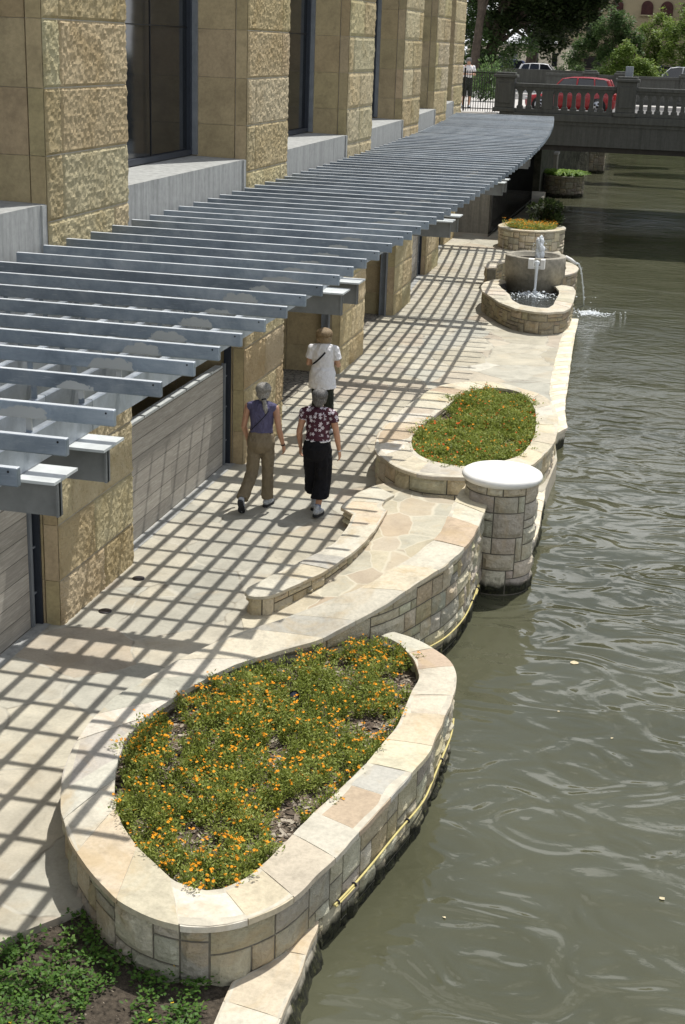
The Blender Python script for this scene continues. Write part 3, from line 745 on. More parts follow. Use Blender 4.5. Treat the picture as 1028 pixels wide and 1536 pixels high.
A2, B2 = alignc(O2, I2)
t = thing('stone_planter', 'raised oval stone planter of small orange-red flowers behind the white-capped column', 'planter', (-2.8, 20, 0))
P2 = t
b = MB(); coping(b, A2, B2, Z2, slab=.5, seed=41, closed=True, thick=.05)
o = b.build('coping', [M['cope'], M['mortar_lt']], t); fixnormals(o)
b = MB(); ashlar(b, offset(A2, .035, True), Z2-.05, -.75, out=-1, closed=True, seed=6, cell=.11, cols=[(.56, .48, .33), (.62, .54, .39), (.50, .45, .34)])
b.build('wall', [M['wall'], M['mortar']], t)
b = MB(); ashlar(b, offset(resample(B2, n=80, closed=True), -.02, True), Z2-.05, .15, out=1, closed=True, seed=16, cell=.1)
b.build('inner_wall', [M['wall'], M['mortar']], t)
bed2 = [Vector((q.x, q.y, 0)) for q in resample(B2, n=70, closed=True)]
def zsoil2(x, y): return .33+.03*mnoise.noise(Vector((x*1.7, y*1.7, 2)))
b = soilmesh(bed2, zsoil2); chips(b, bed2, zsoil2, 3500, random.Random(5)); b.build('mulch', [M['soil'], M['chip']], t)
# ------------------------------------------------------------------ limestone ledges at the water's edge
def ledge(name, label, left, right, z, lean=.12, slab=.45, seed=1, cols=COPE[:5], down=-.8, capend=True):
    t = thing(name, label, 'ledge', (left[0].x, left[0].y, WATER))
    b = MB(); coping(b, left, right, z, slab=slab, seed=seed, thick=.05, cols=cols, jag=.014)
    o = b.build('coping', [M['cope'], M['mortar_lt']], t); fixnormals(o)
    R_ = resample(right, step=.05); L_ = resample(left, n=len(R_)); vs = []; fs = []; nz = 9
    for i, q in enumerate(R_):
        a = R_[max(i-1, 0)]; c = R_[min(i+1, len(R_)-1)]; d = (c-a).normalized(); nn = Vector((d.y, -d.x, 0))
        for k in range(nz):
            f = k/(nz-1); zz = z-.045+(down-z)*f
            o_ = -.03+lean*min(1, f*2.2)+.035*mnoise.noise(Vector((q.x*5, q.y*5, zz*7)))+.02*mnoise.noise(Vector((q.x*14, q.y*14, zz*16)))
            vs.append((q.x+nn.x*o_, q.y+nn.y*o_, zz))
        vs.append((L_[i].x, L_[i].y, down)); vs.append((L_[i].x, L_[i].y, z-.045))
    s_ = nz+2
    for i in range(len(R_)-1):
        for k in range(s_): fs.append((i*s_+k, i*s_+(k+1) % s_, (i+1)*s_+(k+1) % s_, (i+1)*s_+k))
    fs.append(tuple(range(s_))); fs.append(tuple((len(R_)-1)*s_+k for k in range(s_)))
    b = MB(); b.add(vs, fs, (.52, .47, .37)); o = b.build('rock_face', M['ledge'], t); fixnormals(o)
    return t
zf_ = -.02
ledge('stone_ledge', 'flat flagstone-topped ledge at the foot of the near planter, beside the water',
      px([(255, 1690), (300, 1580), (319, 1536), (335, 1502), (350, 1470), (371, 1460), (400.6, 1444.5), (426, 1428.5), (450, 1404), (469, 1380)], zf_),
      px([(340, 1720), (395, 1590), (417.7, 1536), (424, 1520), (441, 1482), (452, 1455), (459.4, 1435), (468, 1410), (475, 1395), (479, 1381)], zf_), zf_, lean=.10, slab=.55, seed=61)
ledge('stone_ledge', 'narrow sunlit rock ledge running from the white-capped column to the second planter', 
      [Vector((-1.95, 16.0, -.0)), Vector((-1.9, 17, 0)), Vector((-1.95, 18, 0)), P(800, 735, 0), P(803, 722, 0)],
      px([(789, 842), (797, 822), (807, 797), (813, 768), (817, 745), (819, 728)], -.0), -.0, lean=.05, slab=.3, seed=63, cols=[(.62, .56, .42), (.66, .60, .47)])
ledge('stone_ledge', 'sunlit limestone ledge between the second planter and the fountain pool',
      px([(835, 650), (829, 620), (826, 600), (824.5, 590), (826.5, 567.5), (834, 536.4), (840, 513), (847, 493), (851, 478)], .012),
      px([(851.5, 641.5), (849, 625), (848, 614), (848.8, 597), (851.8, 581), (854.7, 558), (858.6, 527), (864.4, 494.6), (868, 478)], .012), .012, lean=-.02, slab=.3, seed=65, cols=[(.62, .56, .42), (.68, .62, .49)])

# ------------------------------------------------------------------ yellow hose tied along the water line
def hose(pts, label, ties):
    t = thing('yellow_hose', label, 'hose', pts[0])
    pp = chaikin(pts, 2)
    b = MB(); b.tube(pp, .009, 6); b.tube([q+Vector((.010, .010, -.016)) for q in pp[:len(pp)//8]], .008, 6); b.build('line', M['rope'], t)
    for k in ties:
        i = int(k*(len(pp)-1)); q = pp[i]; b = MB()
        d = (pp[min(i+1, len(pp)-1)]-pp[max(i-1, 0)]).normalized(); u = d.cross(Vector((0, 0, 1))).normalized(); w = d.cross(u)
        b.tube([q+(u*math.cos(a)+w*math.sin(a))*.017 for a in [2*PI*j/8 for j in range(9)]], .007, 5); b.build('tie', M['tin'], t)
ohose = resample([q+Vector((0, 0, 0)) for q in offset(O1s, -.008)], n=60)
def near(pts, x, y): 
    # index of the point of the outline closest to a surveyed place
    q = P(x, y, ZR); return min(range(len(pts)), key=lambda i: (pts[i]-q).length)
h0, h1 = near(ohose, 687, 1016), near(ohose, 505, 1290)
hp = [Vector((ohose[i].x, ohose[i].y, -.0-.006*math.sin(i*.7))) for i in range(h0, h1+1)][::-1]
hose(hp, 'yellow hose tied along the outer wall of the near planter just above the water', [.04, .12, .42, .74])
rr = resample(offset(SRs, -.0), n=60); h0 = min(range(60), key=lambda i: (rr[i]-P(608, 890, .75)).length); h1 = min(range(60), key=lambda i: (rr[i]-P(728, 775, .82)).length)
hp = [Vector((rr[i].x, rr[i].y, -.02-.05*math.sin(PI*(i-h0)/max(1, h1-h0)))) for i in range(h0, h1+1)][::-1]
hose(hp, 'yellow hose sagging along the river wall towards the column', [.06, .2])

# ================================================================== the building beside the walkway
bld = thing('riverside_building', 'limestone building with square rock-faced piers, tall dark windows and concrete sills along the walkway', 'building', (-9, 12, 0))
TOP = 9.6
def rockface(b, y0, y1, x, z0, z1, seed):
    """one rock-faced block: broken front towards the river"""
    rnd = random.Random(seed); col = jit(rnd.choice([(.50, .41, .24), (.54, .45, .275), (.48, .39, .225), (.53, .45, .285)]), .08)
    gs = .025 if y0 < 21 else .05
    nx = max(2, int((y1-y0)/gs)); nz = max(2, int((z1-z0)/gs)); vs = []; fs = []; ox = seed*3.1
    for i in range(nx+1):
        for j in range(nz+1):
            y = y0+(y1-y0)*i/nx; z = z0+(z1-z0)*j/nz; e = 0 if (i in (0, nx) or j in (0, nz)) else 1
            n1_ = mnoise.noise(Vector((y*17+z*4, z*15, ox))); n2_ = mnoise.noise(Vector((y*33+5, z*33, ox)))
            d = .002+(.011*n1_+.013*n2_+.006*mnoise.noise(Vector((y*3, z*3, ox)))+.020)*e
            vs.append((x+d, y, z))
    for i in range(nx):
        for j in range(nz): fs.append((i*(nz+1)+j, (i+1)*(nz+1)+j, (i+1)*(nz+1)+j+1, i*(nz+1)+j+1))
    b.add(vs, fs, col, 0)
def pier(k):
    y0 = 12.43+6.25*k; x1 = XW(y0+1); rnd = random.Random(50+k)
    e = bpy.data.objects.new('stone_pier', None)
    b = MB(); d = .011
    b.box(x1-3.0, x1-.012, y0+.035, y0+1.97, -.1, TOP, (.36, .31, .22), 1)
    z = -.12
    r = 0
    while z < TOP:
        z1 = z+.61
        cuts = [y0, y0+rnd.choice([.35, .9, 1.0, 1.6]), y0+2.0]
        if z < 0 or rnd.random() < .2: cuts = [y0, y0+rnd.uniform(.8, 1.2), y0+2.0]
        for a, c in zip(cuts, cuts[1:]):
            rockface(b, a+d*.5, c-d*.5, x1-.008, z+d*.5, z1-d*.5, rnd.randint(0, 9999))
            col = (.42, .34, .20)
        # sawn flank blocks, both sides: narrow return and deep reveal
        for side, yy in ((0, y0), (1, y0+2.0)):
            ys = (yy, yy+.05) if side == 0 else (yy-.05, yy)
            for xa, xb in ((x1-.165, x1-.012), (x1-1.03, x1-.18), (x1-1.9, x1-1.04)):
                cc = jit(rnd.choice([(.43, .345, .20), (.46, .37, .225), (.41, .33, .19)]), .07)
                b.box(xa+.0015, xb-.0015, ys[0]+(.012 if side == 0 and xa < x1-.5 else 0), ys[1]-(.012 if side == 1 and xa < x1-.5 else 0), z+.0025, z1-.0025, cc, 2)
        z = z1; r += 1
    return b, y0, x1
for k in range(-1, 6):
    b, y0, x1 = pier(k)
    o = b.build('stone_pier', [M['rustic'], M['mortar_lt'], M['sawn']], bld)
def bay(k):
    ya = 12.43+6.25*k+2.0; yb = 12.43+6.25*(k+1); xm = XW((ya+yb)/2); xa, xb = XW(ya), XW(yb)
    # concrete spandrel with sill on top (follows the bend)
    b = MB(); d = .03
    vs = []
    for (x, y) in ((xa-d, ya), (xb-d, yb)):
        vs += [(x, y, 3.3), (x, y, 4.32), (x-1.0, y, 4.34), (x-1.0, y, 3.3)]
    b.add(vs, [(0, 4, 5, 1), (1, 5, 6, 2), (2, 6, 7, 3), (3, 7, 4, 0), (0, 1, 2, 3), (4, 7, 6, 5)])
    b.build('concrete_sill', M['conc'], bld)
    b = MB(); xx = xb-d; b.box(xx-.8, xx+.02, yb-.10, yb-.002, 3.3, 4.315); b.build('sill_return', M['conc'], bld)
    # tall window set back in the reveal
    xg = xm-.82
    f = MB(); t = .07
    f.box(xg-.06, xg+.05, ya, ya+t, 4.35, TOP); f.box(xg-.06, xg+.05, yb-t*1.6, yb, 4.35, TOP)
    f.box(xg+.05, xg+.12, yb-.05, yb-.003, 4.35, TOP, mi=1)
    f.box(xg-.06, xg+.05, ya+t, yb-t*1.6, 4.35, 4.42)
    for yy in (ya+(yb-ya)*.33, ya+(yb-ya)*.66): f.box(xg-.03, xg+.004, yy-.012, yy+.012, 4.42, TOP, mi=2)
    f.box(xg-.035, xg+.006, ya+t, yb-t*1.6, 5.985, 6.0, mi=2)
    w = f.build('window', [M['frame'], M['frame_lt'], M['black']], bld)
    g = MB(); g.box(xg-.02, xg-.005, ya+t, yb-t*1.6, 4.42, TOP); g.build('pane', M['glass'], w)
    # back wall of the undercroft
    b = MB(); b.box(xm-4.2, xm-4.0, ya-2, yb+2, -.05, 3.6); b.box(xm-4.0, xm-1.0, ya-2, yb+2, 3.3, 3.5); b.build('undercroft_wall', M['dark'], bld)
    if k in (1, 2):                         # open entrances: steel posts against the next pier
        b = MB(); b.box(xb-.36, xb-.22, yb-.06, yb-.004, 0, 3.3); b.box(xb-.36, xb-.34, yb-.14, yb-.06, 0, 3.3); b.box(xb-.24, xb-.22, yb-.14, yb-.06, 0, 3.3)
        b.build('steel_post', M['frame_lt'], bld)
        b = MB(); b.box(xm-2.0, xm-.4, ya, yb, .001, .006); b.build('cobble_threshold', M['cob'], bld)
    else:
        b = MB(); b.add([(xa-.27, ya+.02, 0), (xb-.27, yb-.16, 0), (xb-.27, yb-.16, 1.46), (xa-.27, ya+.02, 1.46), (xa-.35, ya+.02, 0), (xb-.35, yb-.16, 0), (xb-.35, yb-.16, 1.46), (xa-.35, ya+.02, 1.46)],
              [(0, 1, 2, 3), (7, 6, 5, 4), (3, 2, 6, 7), (0, 3, 7, 4), (1, 5, 6, 2)])
        pn = b.build('board_panel', M['boards'], bld)
        b = MB(); n_ = 8
        for i in range(n_):
            y = ya+.05+(yb-ya-.25)*i/n_; y2 = y+(yb-ya-.25)/n_-.03; f0 = (y-ya)/(yb-ya); x = xa+(xb-xa)*f0
            b.box(x-.365, x-.255, y, y2, 1.462, 1.49)
        b.build('top_rail', M['flange'], pn)
        b = MB(); b.box(xb-.30, xb-.25, yb-.14, yb-.09, 0, 1.5); b.box(xb-.30, xb-.20, yb-.03, yb-.0, 0, 3.3, mi=1)
        for zz in (.35, .85, 1.3): b.box(xb-.27, xb-.25, yb-.09, yb-.03, zz, zz+.015)
        b.build('steel_post', [M['frame_lt'], M['frame']], bld)
        # concrete kerb at the foot of the panel
        b = MB(); b.add([(xa-.26, ya, .005), (xa-.12, ya, .005), (xb-.12, yb, .005), (xb-.26, yb, .005)], [(0, 1, 2, 3)]); b.build('kerb', M['conc'], bld)
def cobble():
    m, nt, b, o = NT('cobble_setts'); g = G(nt); v = g.coord((9, 9, 0))
    x = g.n('ShaderNodeTexVoronoi'); x.feature = 'DISTANCE_TO_EDGE'; x.inputs['Scale'].default_value = 1; g.l(v, x.inputs['Vector'])
    g.l(g.ramp(x.outputs['Distance'], [(.03, (.10, .09, .07)), (.12, (.27, .245, .20))]), b.inputs['Base Color']); b.inputs['Roughness'].default_value = .9
    g.l(g.bump(x.outputs['Distance'], .6, .02), b.inputs['Normal']); return m
M['cob'] = cobble()
for k in range(-2, 5): bay(k)
b = MB(); b.box(-14, -7.7, 2, 46, TOP, TOP+.6); b.box(-14.2, -14, 2, 46, 0, TOP); b.box(-14, -8.6, 44.95, 45.2, 0, TOP); b.build('upper_wall', M['conc2'], bld)

# ================================================================== pergola
per = thing('steel_pergola', 'long galvanised steel pergola of cross slats projecting from the building over the walkway', 'pergola', (-4.5, 20, 3.6))
ys = [3.55, 4.05, 4.57, 5.08, 5.6, 6.13, 6.73, 7.42, 7.99, 8.47, 8.94, 9.49, 10.05, 10.59, 11.11, 11.68, 12.2, 12.72, 13.28, 13.87, 14.43, 14.91, 15.41, 15.9]
while ys[-1] < 44.3: ys.append(ys[-1]+.5)
ys = ys[:98]
def slat_mesh(y, seed):
    rnd = random.Random(seed); b = MB(); L = 2.99+rnd.uniform(-.015, .015)
    # hollow box section with rolled edges; origin at the tip, underside
    b.box(-L, 0, -.019, .019, 0, .092, bev=.006)
    b.mi = [2 if min(b.v[i][2] for i in f) > .088 else m_ for f, m_ in zip(b.f, b.mi)]  # upward faces take the paler tone that paints in the sunlight
    b.ball((-.045, -.0205, .072), (.006, .003, .006), 6, mi=1)
    x = -.50
    nb = 10
    for j in range(nb):
        xx = (-.50-j*(.30 if y < 13 else .268))
        if xx < -L+.05: break
        b.box(xx-.017, xx+.017, -.006, .006, -.082, .002)
    return b
for i, y in enumerate(ys):
    b = slat_mesh(y, i); o = b.build('slat', [M['slat'], M['black'], M['sunlit_top']], per, loc=(-2.83+DX(y), y, 3.88))
    o.rotation_euler = (0, 0, math.atan2(2*max(y-18, 0)/500, 1)*1.0)
# longitudinal beams in bays between the cantilever brackets
def beam(x0, y0, y1):
    b = MB(); n = 1 if y1 < 18 else 3
    for i in range(n):
        a = y0+(y1-y0)*i/n; c = y0+(y1-y0)*(i+1)/n
        p0 = Vector((x0+DX(a), a, 0)); p1 = Vector((x0+DX(c), c, 0)); w = .024
        vs = []
        for p in (p0, p1): vs += [(p.x-w, p.y, 3.612), (p.x+w, p.y, 3.612), (p.x+w, p.y, 3.792), (p.x+w-.005, p.y, 3.8), (p.x-w+.005, p.y, 3.8), (p.x-w, p.y, 3.792)]
        fs = [(k, (k+1) % 6, 6+(k+1) % 6, 6+k) for k in range(6)]
        if i == 0: fs.append((5, 4, 3, 2, 1, 0))
        if i == n-1: fs.append((6, 7, 8, 9, 10, 11))
        b.add(vs, fs)
    b.build('beam', M['galv'], per)
br = [6.97]+[7.1+6.25*k for k in range(1, 7)]
ends = [3.3]+[q+.55 for q in br]+[44.9]
for a, c in zip(ends, ends[1:]):
    if c-a < .5: continue
    sp = .30 if a < 12 else .268
    for j in range(9 if a < 12 else 10):
        beam(-3.33-sp*j, a+.004, c-.004)
for yc in br:
    for s in (-1, 1):
        y = yc+s*.33; xt = -3.08+DX(y); b = MB()
        b.box(xt-2.95, xt, y-.15, y+.15, 3.592, 3.608); w = MB()
        fl = b.build('bracket', M['flange'], per)
        w.box(xt-2.95, xt-.04, y-.009, y+.009, 3.37, 3.591); w.box(xt-.052, xt-.04, y-.03, y+.03, 3.372, 3.588); w.build('web', M['web'], fl)
# ================================================================== fountain
ft = thing('fountain', 'stone fountain with a round concrete basin jetting into a lower pool at the river edge', 'fountain', (-3.4, 33, 0))
ZP = .5
OP = px([(722, 429), (723, 436), (740, 447), (748.6, 453), (773, 462.5), (802, 467.5), (821.6, 468.5), (846, 467), (855.6, 462), (861, 451), (864, 436), (860, 430), (845, 427), (836, 425)], ZP)
IP = px([(747, 426), (752, 431), (764.4, 441), (768, 449), (780, 456), (807, 461), (823, 461.5), (830, 457), (833, 451), (836, 446), (839, 440), (839, 436), (834, 430), (826, 427)], ZP)
OPc = [P(757, 419, ZP), P(740, 419, ZP), P(727, 423, ZP)]+OP; IPc = [P(766, 422, ZP), P(757, 422, ZP), P(750, 424, ZP)]+IP
b = MB(); coping(b, IPc, OPc, ZP, slab=.6, seed=71, thick=.05, cols=[(.50, .46, .36), (.55, .50, .40), (.47, .43, .34)]); o = b.build('pool_coping', [M['cope'], M['mortar_lt']], ft); fixnormals(o)
b = MB(); ashlar(b, resample(offset(chaikin(OPc, 1), .04), step=.12), ZP-.05, -.7, out=-1, seed=73, cell=.09, cols=[(.36, .31, .21), (.41, .35, .25), (.32, .28, .20)])
b.build('pool_wall', [M['wall'], M['mortar']], ft)
b = MB(); ashlar(b, resample(offset(chaikin(IPc, 1), -.03), step=.12), ZP-.05, -.0, out=1, seed=74, cell=.12, cols=[(.10, .10, .10), (.13, .12, .11)])
b.build('pool_lining', [M['wall'], M['mortar']], ft)
def poolwater():
    m, nt, b_, o_ = NT('pool_water'); g = G(nt); b_.inputs['Base Color'].default_value = (.03, .033, .028, 1); b_.inputs['Roughness'].default_value = .05
    g.l(g.bump(g.noise(g.coord(), 9, 3), 1, .02), b_.inputs['Normal']); return m
M['poolw'] = poolwater()
b = MB(); pp = [(q.x, q.y) for q in resample(IPc, n=30)]+[(-3.2, 34.4), (-4.0, 34.6)]
b.prism(pp, .0, .33); b.build('pool_water', M['poolw'], ft)
DC = (-3.45, 34.42, 0)
b = MB(); b.lathe([(.70, -.0), (.70, .62), (.705, .62), (.705, .635), (.735, .64), (.735, 1.13), (.725, 1.15), (.60, 1.15), (.59, 1.14), (.56, .95), (0, .95)], DC, 64)
b.build('basin', M['drum'], ft)
b = MB(); b.lathe([(0, 1.03), (.58, 1.03)], DC, 40); b.build('basin_water', M['poolw'], ft)
b = MB(); b.box(-3.53, -3.40, 33.52, 33.74, .93, 1.16, bev=.01); b.box(-3.24, -3.14, 33.52, 33.74, .93, 1.16, bev=.01); b.box(-3.40, -3.24, 33.56, 33.74, .93, .99)
b.build('spout', M['cap'], ft)
b = MB(); b.tube([(-2.74, 34.5, 1.13), (-2.60, 34.45, 1.08), (-2.47, 34.40, 1.0)], [.05, .045, .04], 10); b.build('overflow_channel', M['cap'], ft)
rnd = random.Random(9)
def jetmesh(cx, cy, z0, z1, r, n, seed, droplets=60):
    b = MB(); rn = random.Random(seed)
    for i in range(n):
        f = i/(n-1); z = z0+(z1-z0)*f; rr_ = r*(.45+.75*math.sin(PI*min(1, f*.8+.15)))*rn.uniform(.6, 1.1)
        a = rn.uniform(0, 2*PI); q = rn.uniform(0, r*.5)
        b.ball((cx+math.cos(a)*q, cy+math.sin(a)*q, z), (rr_*rn.uniform(.3, .6), rr_*rn.uniform(.3, .6), rr_*rn.uniform(.5, 1.0)), 7)
    for i in range(droplets):
        a = rn.uniform(0, 2*PI); q = rn.uniform(0, r*1.6); s = rn.uniform(.006, .014)
        b.ball((cx+math.cos(a)*q, cy+math.sin(a)*q, rn.uniform(z0, z1)), s, 5)
    return b
b = jetmesh(-3.36, 34.3, 1.03, 1.58, .13, 60, 1); b.build('water_jet', M['foam'], ft)
b = MB(); fall = []
for i in range(12):
    f = i/11; fall.append(Vector((-3.32, 33.6-.12*f, 1.08-.75*f*f-.02*f)))
b.tube(fall, [.075, .07, .062, .054, .048, .042, .038, .036, .034, .032, .03, .03], 7)
for i in range(40):
    f = rnd.random(); p = fall[int(f*11)]; b.ball((p.x+rnd.gauss(0, .02), p.y+rnd.gauss(0, .02), p.z), rnd.uniform(.005, .012), 5)
b.build('spout_fall', M['foam'], ft)
def splash(b, c, r, n, rn, up=.12, flat=1.0):
    for i in range(n):
        a = rn.uniform(0, 2*PI); q = abs(rn.gauss(0, r)); s = rn.uniform(.006, .02)*(1 if q > r*.5 else 1.5)
        b.ball((c[0]+math.cos(a)*q*flat, c[1]+math.sin(a)*q, c[2]+abs(rn.gauss(0, up))*math.exp(-q/r)), (s*1.3, s*1.3, s*.7), 5)
b = MB(); splash(b, (-3.32, 33.4, .335), .15, 420, rnd, .05); splash(b, (-3.32, 33.4, .335), .5, 260, rnd, .05); b.build('pool_splash', M['foam'], ft)
land = P(876, 458, WATER); st = Vector((-2.47, 34.40, 1.0)); b = MB(); arc = []
for i in range(14):
    f = i/13; q = st.lerp(land, f); q.z = 1.0+.02*f-1.32*f*f; arc.append(q)
b.tube(arc, [.024-.0007*i for i in range(14)], 6)
for i in range(50):
    f = rnd.random()**.5; p = arc[int(f*13)]; b.ball((p.x+rnd.gauss(0, .015), p.y+rnd.gauss(0, .015), p.z+rnd.gauss(0, .03)), rnd.uniform(.005, .012), 5)
b.build('overflow_stream', M['foam'], ft)
b = MB(); c = P(884, 470, WATER+.005); splash(b, c, .16, 480, rnd, .03, 1.3); splash(b, c, .32, 200, rnd, .002, 1.1)
b.build('river_splash', M['foam'], ft)
# low curved wall sweeping round the basin
arcp = []
for i in range(60):
    a = R(205)-R(250)*i/59; arcp.append(Vector((-3.75+1.2*math.cos(a), 36.55+1.75*math.sin(a)*1.0, 0)))
arcp = [q for q in arcp]
t = thing('low_stone_wall', 'low curved stone seat wall wrapped round the back of the fountain basin', 'wall', (-3.75, 36.5, 0))
b = MB(); outr = [Vector((-3.75+(q.x+3.75)*1.0, q.y, .55)) for q in arcp]; inr = [Vector((-3.75+(q.x+3.75)*.74, 36.55+(q.y-36.55)*.8, .55)) for q in arcp]
coping(b, outr, inr, .55, slab=.5, seed=81, thick=.045, cols=[(.50, .46, .36), (.55, .50, .40)]); o = b.build('coping', [M['cope'], M['mortar_lt']], t); fixnormals(o)
b = MB(); ashlar(b, resample(offset(outr, -.03), step=.1), .5, -.6, out=1, seed=82, cell=.09, cols=[(.36, .31, .21), (.41, .35, .25)]); ashlar(b, resample(offset(inr, .03), step=.1), .5, -.05, out=-1, seed=83, cell=.09, cols=[(.30, .26, .18)])
b.build('wall', [M['wall'], M['mortar']], t)

# ------------------------------------------------------------------ far planters
def ovalplanter(label, c, ax, ay, z, seed, cols, base=-.6, cell=.1, rim=.3):
    t = thing('stone_planter', label, 'planter', (c[0], c[1], 0))
    A = [Vector((c[0]+ax*math.cos(a), c[1]+ay*math.sin(a), z)) for a in [2*PI*k/72 for k in range(72)]]
    B = [Vector((c[0]+(ax-rim)*math.cos(a), c[1]+(ay-rim)*math.sin(a), z)) for a in [2*PI*k/72 for k in range(72)]]
    b = MB(); coping(b, A, B, z, slab=.6, seed=seed, closed=True, thick=.05, cols=COPE[:4]); o = b.build('coping', [M['cope'], M['mortar_lt']], t); fixnormals(o)
    b = MB(); ashlar(b, offset(A, .03, True), z-.05, base, out=-1, closed=True, seed=seed+1, cell=cell, cols=cols); b.build('wall', [M['wall'], M['mortar']], t)
    b = soilmesh(B, lambda x, y: z-.12, .15); b.build('mulch', M['soil'], t)
    return B
B3 = ovalplanter('oval stone planter of yellow-orange flowers and a dark shrub just past the fountain', (-4.66, 44.6), 1.05, 1.25, .63, 91, [(.56, .49, .34), (.62, .55, .41), (.50, .45, .34)])
B4 = ovalplanter('stone planter full of bright green ferns at the water beyond the bridge', (-5.5, 65.0), .9, 1.1, .62, 95, [(.30, .27, .21), (.34, .30, .24)])
t = thing('stone_wall', 'pale-topped stone block wall behind the fern planter under the bridge', 'wall', (-6.6, 75, 0))
xa_, xb_, zt_ = PY(816, 228, 70).x, PY(837, 228, 70).x, PY(828, 228, 70).z
b = MB(); b.box(xa_, xb_, 70, 70.7, -.5, zt_-.12, bev=.03); b.build('wall', M['conc2'], t); b = MB(); b.box(xa_-.04, xb_+.04, 69.95, 70.75, zt_-.117, zt_, bev=.02); b.build('coping', M['pave'], t)
t = thing('stone_pillar', 'square rubble stone pillar standing beyond the fern planter', 'pillar', (-5.0, 79, 0))
b = MB(); q = [Vector(p) for p in ((-5.4, 78.4, 0), (-4.6, 78.4, 0), (-4.6, 79.2, 0), (-5.4, 79.2, 0))]; ashlar(b, resample(q, n=24, closed=True), 1.2, -.6, out=-1, closed=True, seed=97, cell=.12, cols=[(.22, .20, .15), (.27, .24, .18)]); b.build('wall', [M['wall'], M['mortar']], t)

# ================================================================== foliage
def leaf(b, c, d, l, w, col, mi, rnd):
    d = d.normalized(); u = d.cross(Vector((rnd.uniform(-1, 1), rnd.uniform(-1, 1), rnd.uniform(.6, 2)))).normalized()*w
    b.add([c, c+d*l*.5+u, c+d*l, c+d*l*.5-u], [(0, 1, 2, 3)], col, mi)
def bush(b, c, r, h, n, rnd, l=.035, w=.006, mi=0, tone=0):
    cc = [Vector((rnd.gauss(0, .5)*r, rnd.gauss(0, .5)*r, rnd.uniform(.35, 1)*h)) for _ in range(7)]
    for q in cc:
        base = Vector(c); top = base+q
        b.tube([base+Vector((q.x*.2, q.y*.2, -.02)), top], [.004, .002], 3, (.3, .3, .3), mi, cap=False)
    for i in range(n):
        q = rnd.choice(cc); f = rnd.random()**.6
        p = Vector(c)+Vector((q.x*f+rnd.gauss(0, .25)*r, q.y*f+rnd.gauss(0, .25)*r, q.z*f+rnd.gauss(0, .08)*h))
        if p.z < c[2]: p.z = c[2]+rnd.random()*.03
        d = Vector((q.x*1.5+rnd.gauss(0, .08), q.y*1.5+rnd.gauss(0, .08), abs(rnd.gauss(.10, .08))))
        t = min(1, max(0, tone+rnd.gauss(.45, .22)))
        leaf(b, p, d, l*rnd.uniform(.6, 1.3), w*rnd.uniform(.7, 1.4), (t, t, t), mi, rnd)
    return cc
def flower(b, c, r, mi, rnd, n=6):
    tilt = Matrix.Rotation(rnd.uniform(-.6, .6), 3, 'X') @ Matrix.Rotation(rnd.uniform(-.6, .6), 3, 'Y')
    a0 = rnd.uniform(0, 6); vs = [Vector((0, 0, -.1*r))]
    for k in range(n):
        a = a0+2*PI*k/n; vs += [Vector((math.cos(a-.42)*r*.9, math.sin(a-.42)*r*.9, .15*r)), Vector((math.cos(a)*r*1.1, math.sin(a)*r*1.1, -.05*r)), Vector((math.cos(a+.42)*r*.9, math.sin(a+.42)*r*.9, .2*r))]
    vs = [tilt @ v+Vector(c) for v in vs]
    b.add(vs, [(0, 1+3*k, 2+3*k, 3+3*k) for k in range(n)], (.5, .5, .5), mi)
def scatter(poly, n, mind, rnd, margin=.08):
    xs = [p[0] for p in poly]; ys_ = [p[1] for p in poly]; out = []; tries = 0
    while len(out) < n and tries < n*60:
        tries += 1; p = (rnd.uniform(min(xs), max(xs)), rnd.uniform(min(ys_), max(ys_)))
        if not inside(p, poly) or dist_edge(p, poly) < margin: continue
        if any((p[0]-q[0])**2+(p[1]-q[1])**2 < mind*mind for q in out): continue
        out.append(p)
    return out
# bed 1: orange marigolds; bare mulch shows towards the far corner
rnd = random.Random(21); b = MB(); pts = scatter(bed1, 300, .115, rnd, .05)
for x, y in pts:
    bare = mnoise.noise(Vector((x*2.3+3, y*2.3, 7)))+.22*max(0, min(1, (x+3.4)/1.0))*max(0, min(1, (y-9.6)/1.4))
    if bare > .36: continue
    mound = mnoise.noise(Vector((x*3.1, y*3.1, 11)))
    big = max(.55, .95+.55*mound)*(1 if bare < .05 else .8); z = zsoil1(x, y)
    tn = .30*mnoise.noise(Vector((x*2.6, y*2.6, 9)))-(.0 if bare < .1 else -.12)
    cc = bush(b, (x, y, z), .125*big, .25*big, int(360*big), rnd, .030, .0056, 0, tn)
    fd = mnoise.noise(Vector((x*1.3, y*1.3, 15)))
    for k in range(max(0, int(rnd.gauss(5.5+8*fd, 2.4)))):
        q = rnd.choice(cc); p = Vector((x+q.x*1.1+rnd.gauss(0, .03), y+q.y*1.1+rnd.gauss(0, .03), z+q.z+rnd.uniform(.0, .04)))
        for kk in range(rnd.choice([1, 1, 2, 3])):
            flower(b, p+Vector((rnd.gauss(0, .016), rnd.gauss(0, .016), rnd.gauss(0, .006)))*(kk > 0), rnd.uniform(.008, .0135), 1, rnd)
o = b.build('marigold_plants', [M['grassy'], M['orange']]); tag(o, 'orange marigold plants filling the near boat-shaped planter', 'flowers', kind='stuff')
rnd = random.Random(22); b = MB(); pts = scatter(bed2, 420, .10, rnd, .03)
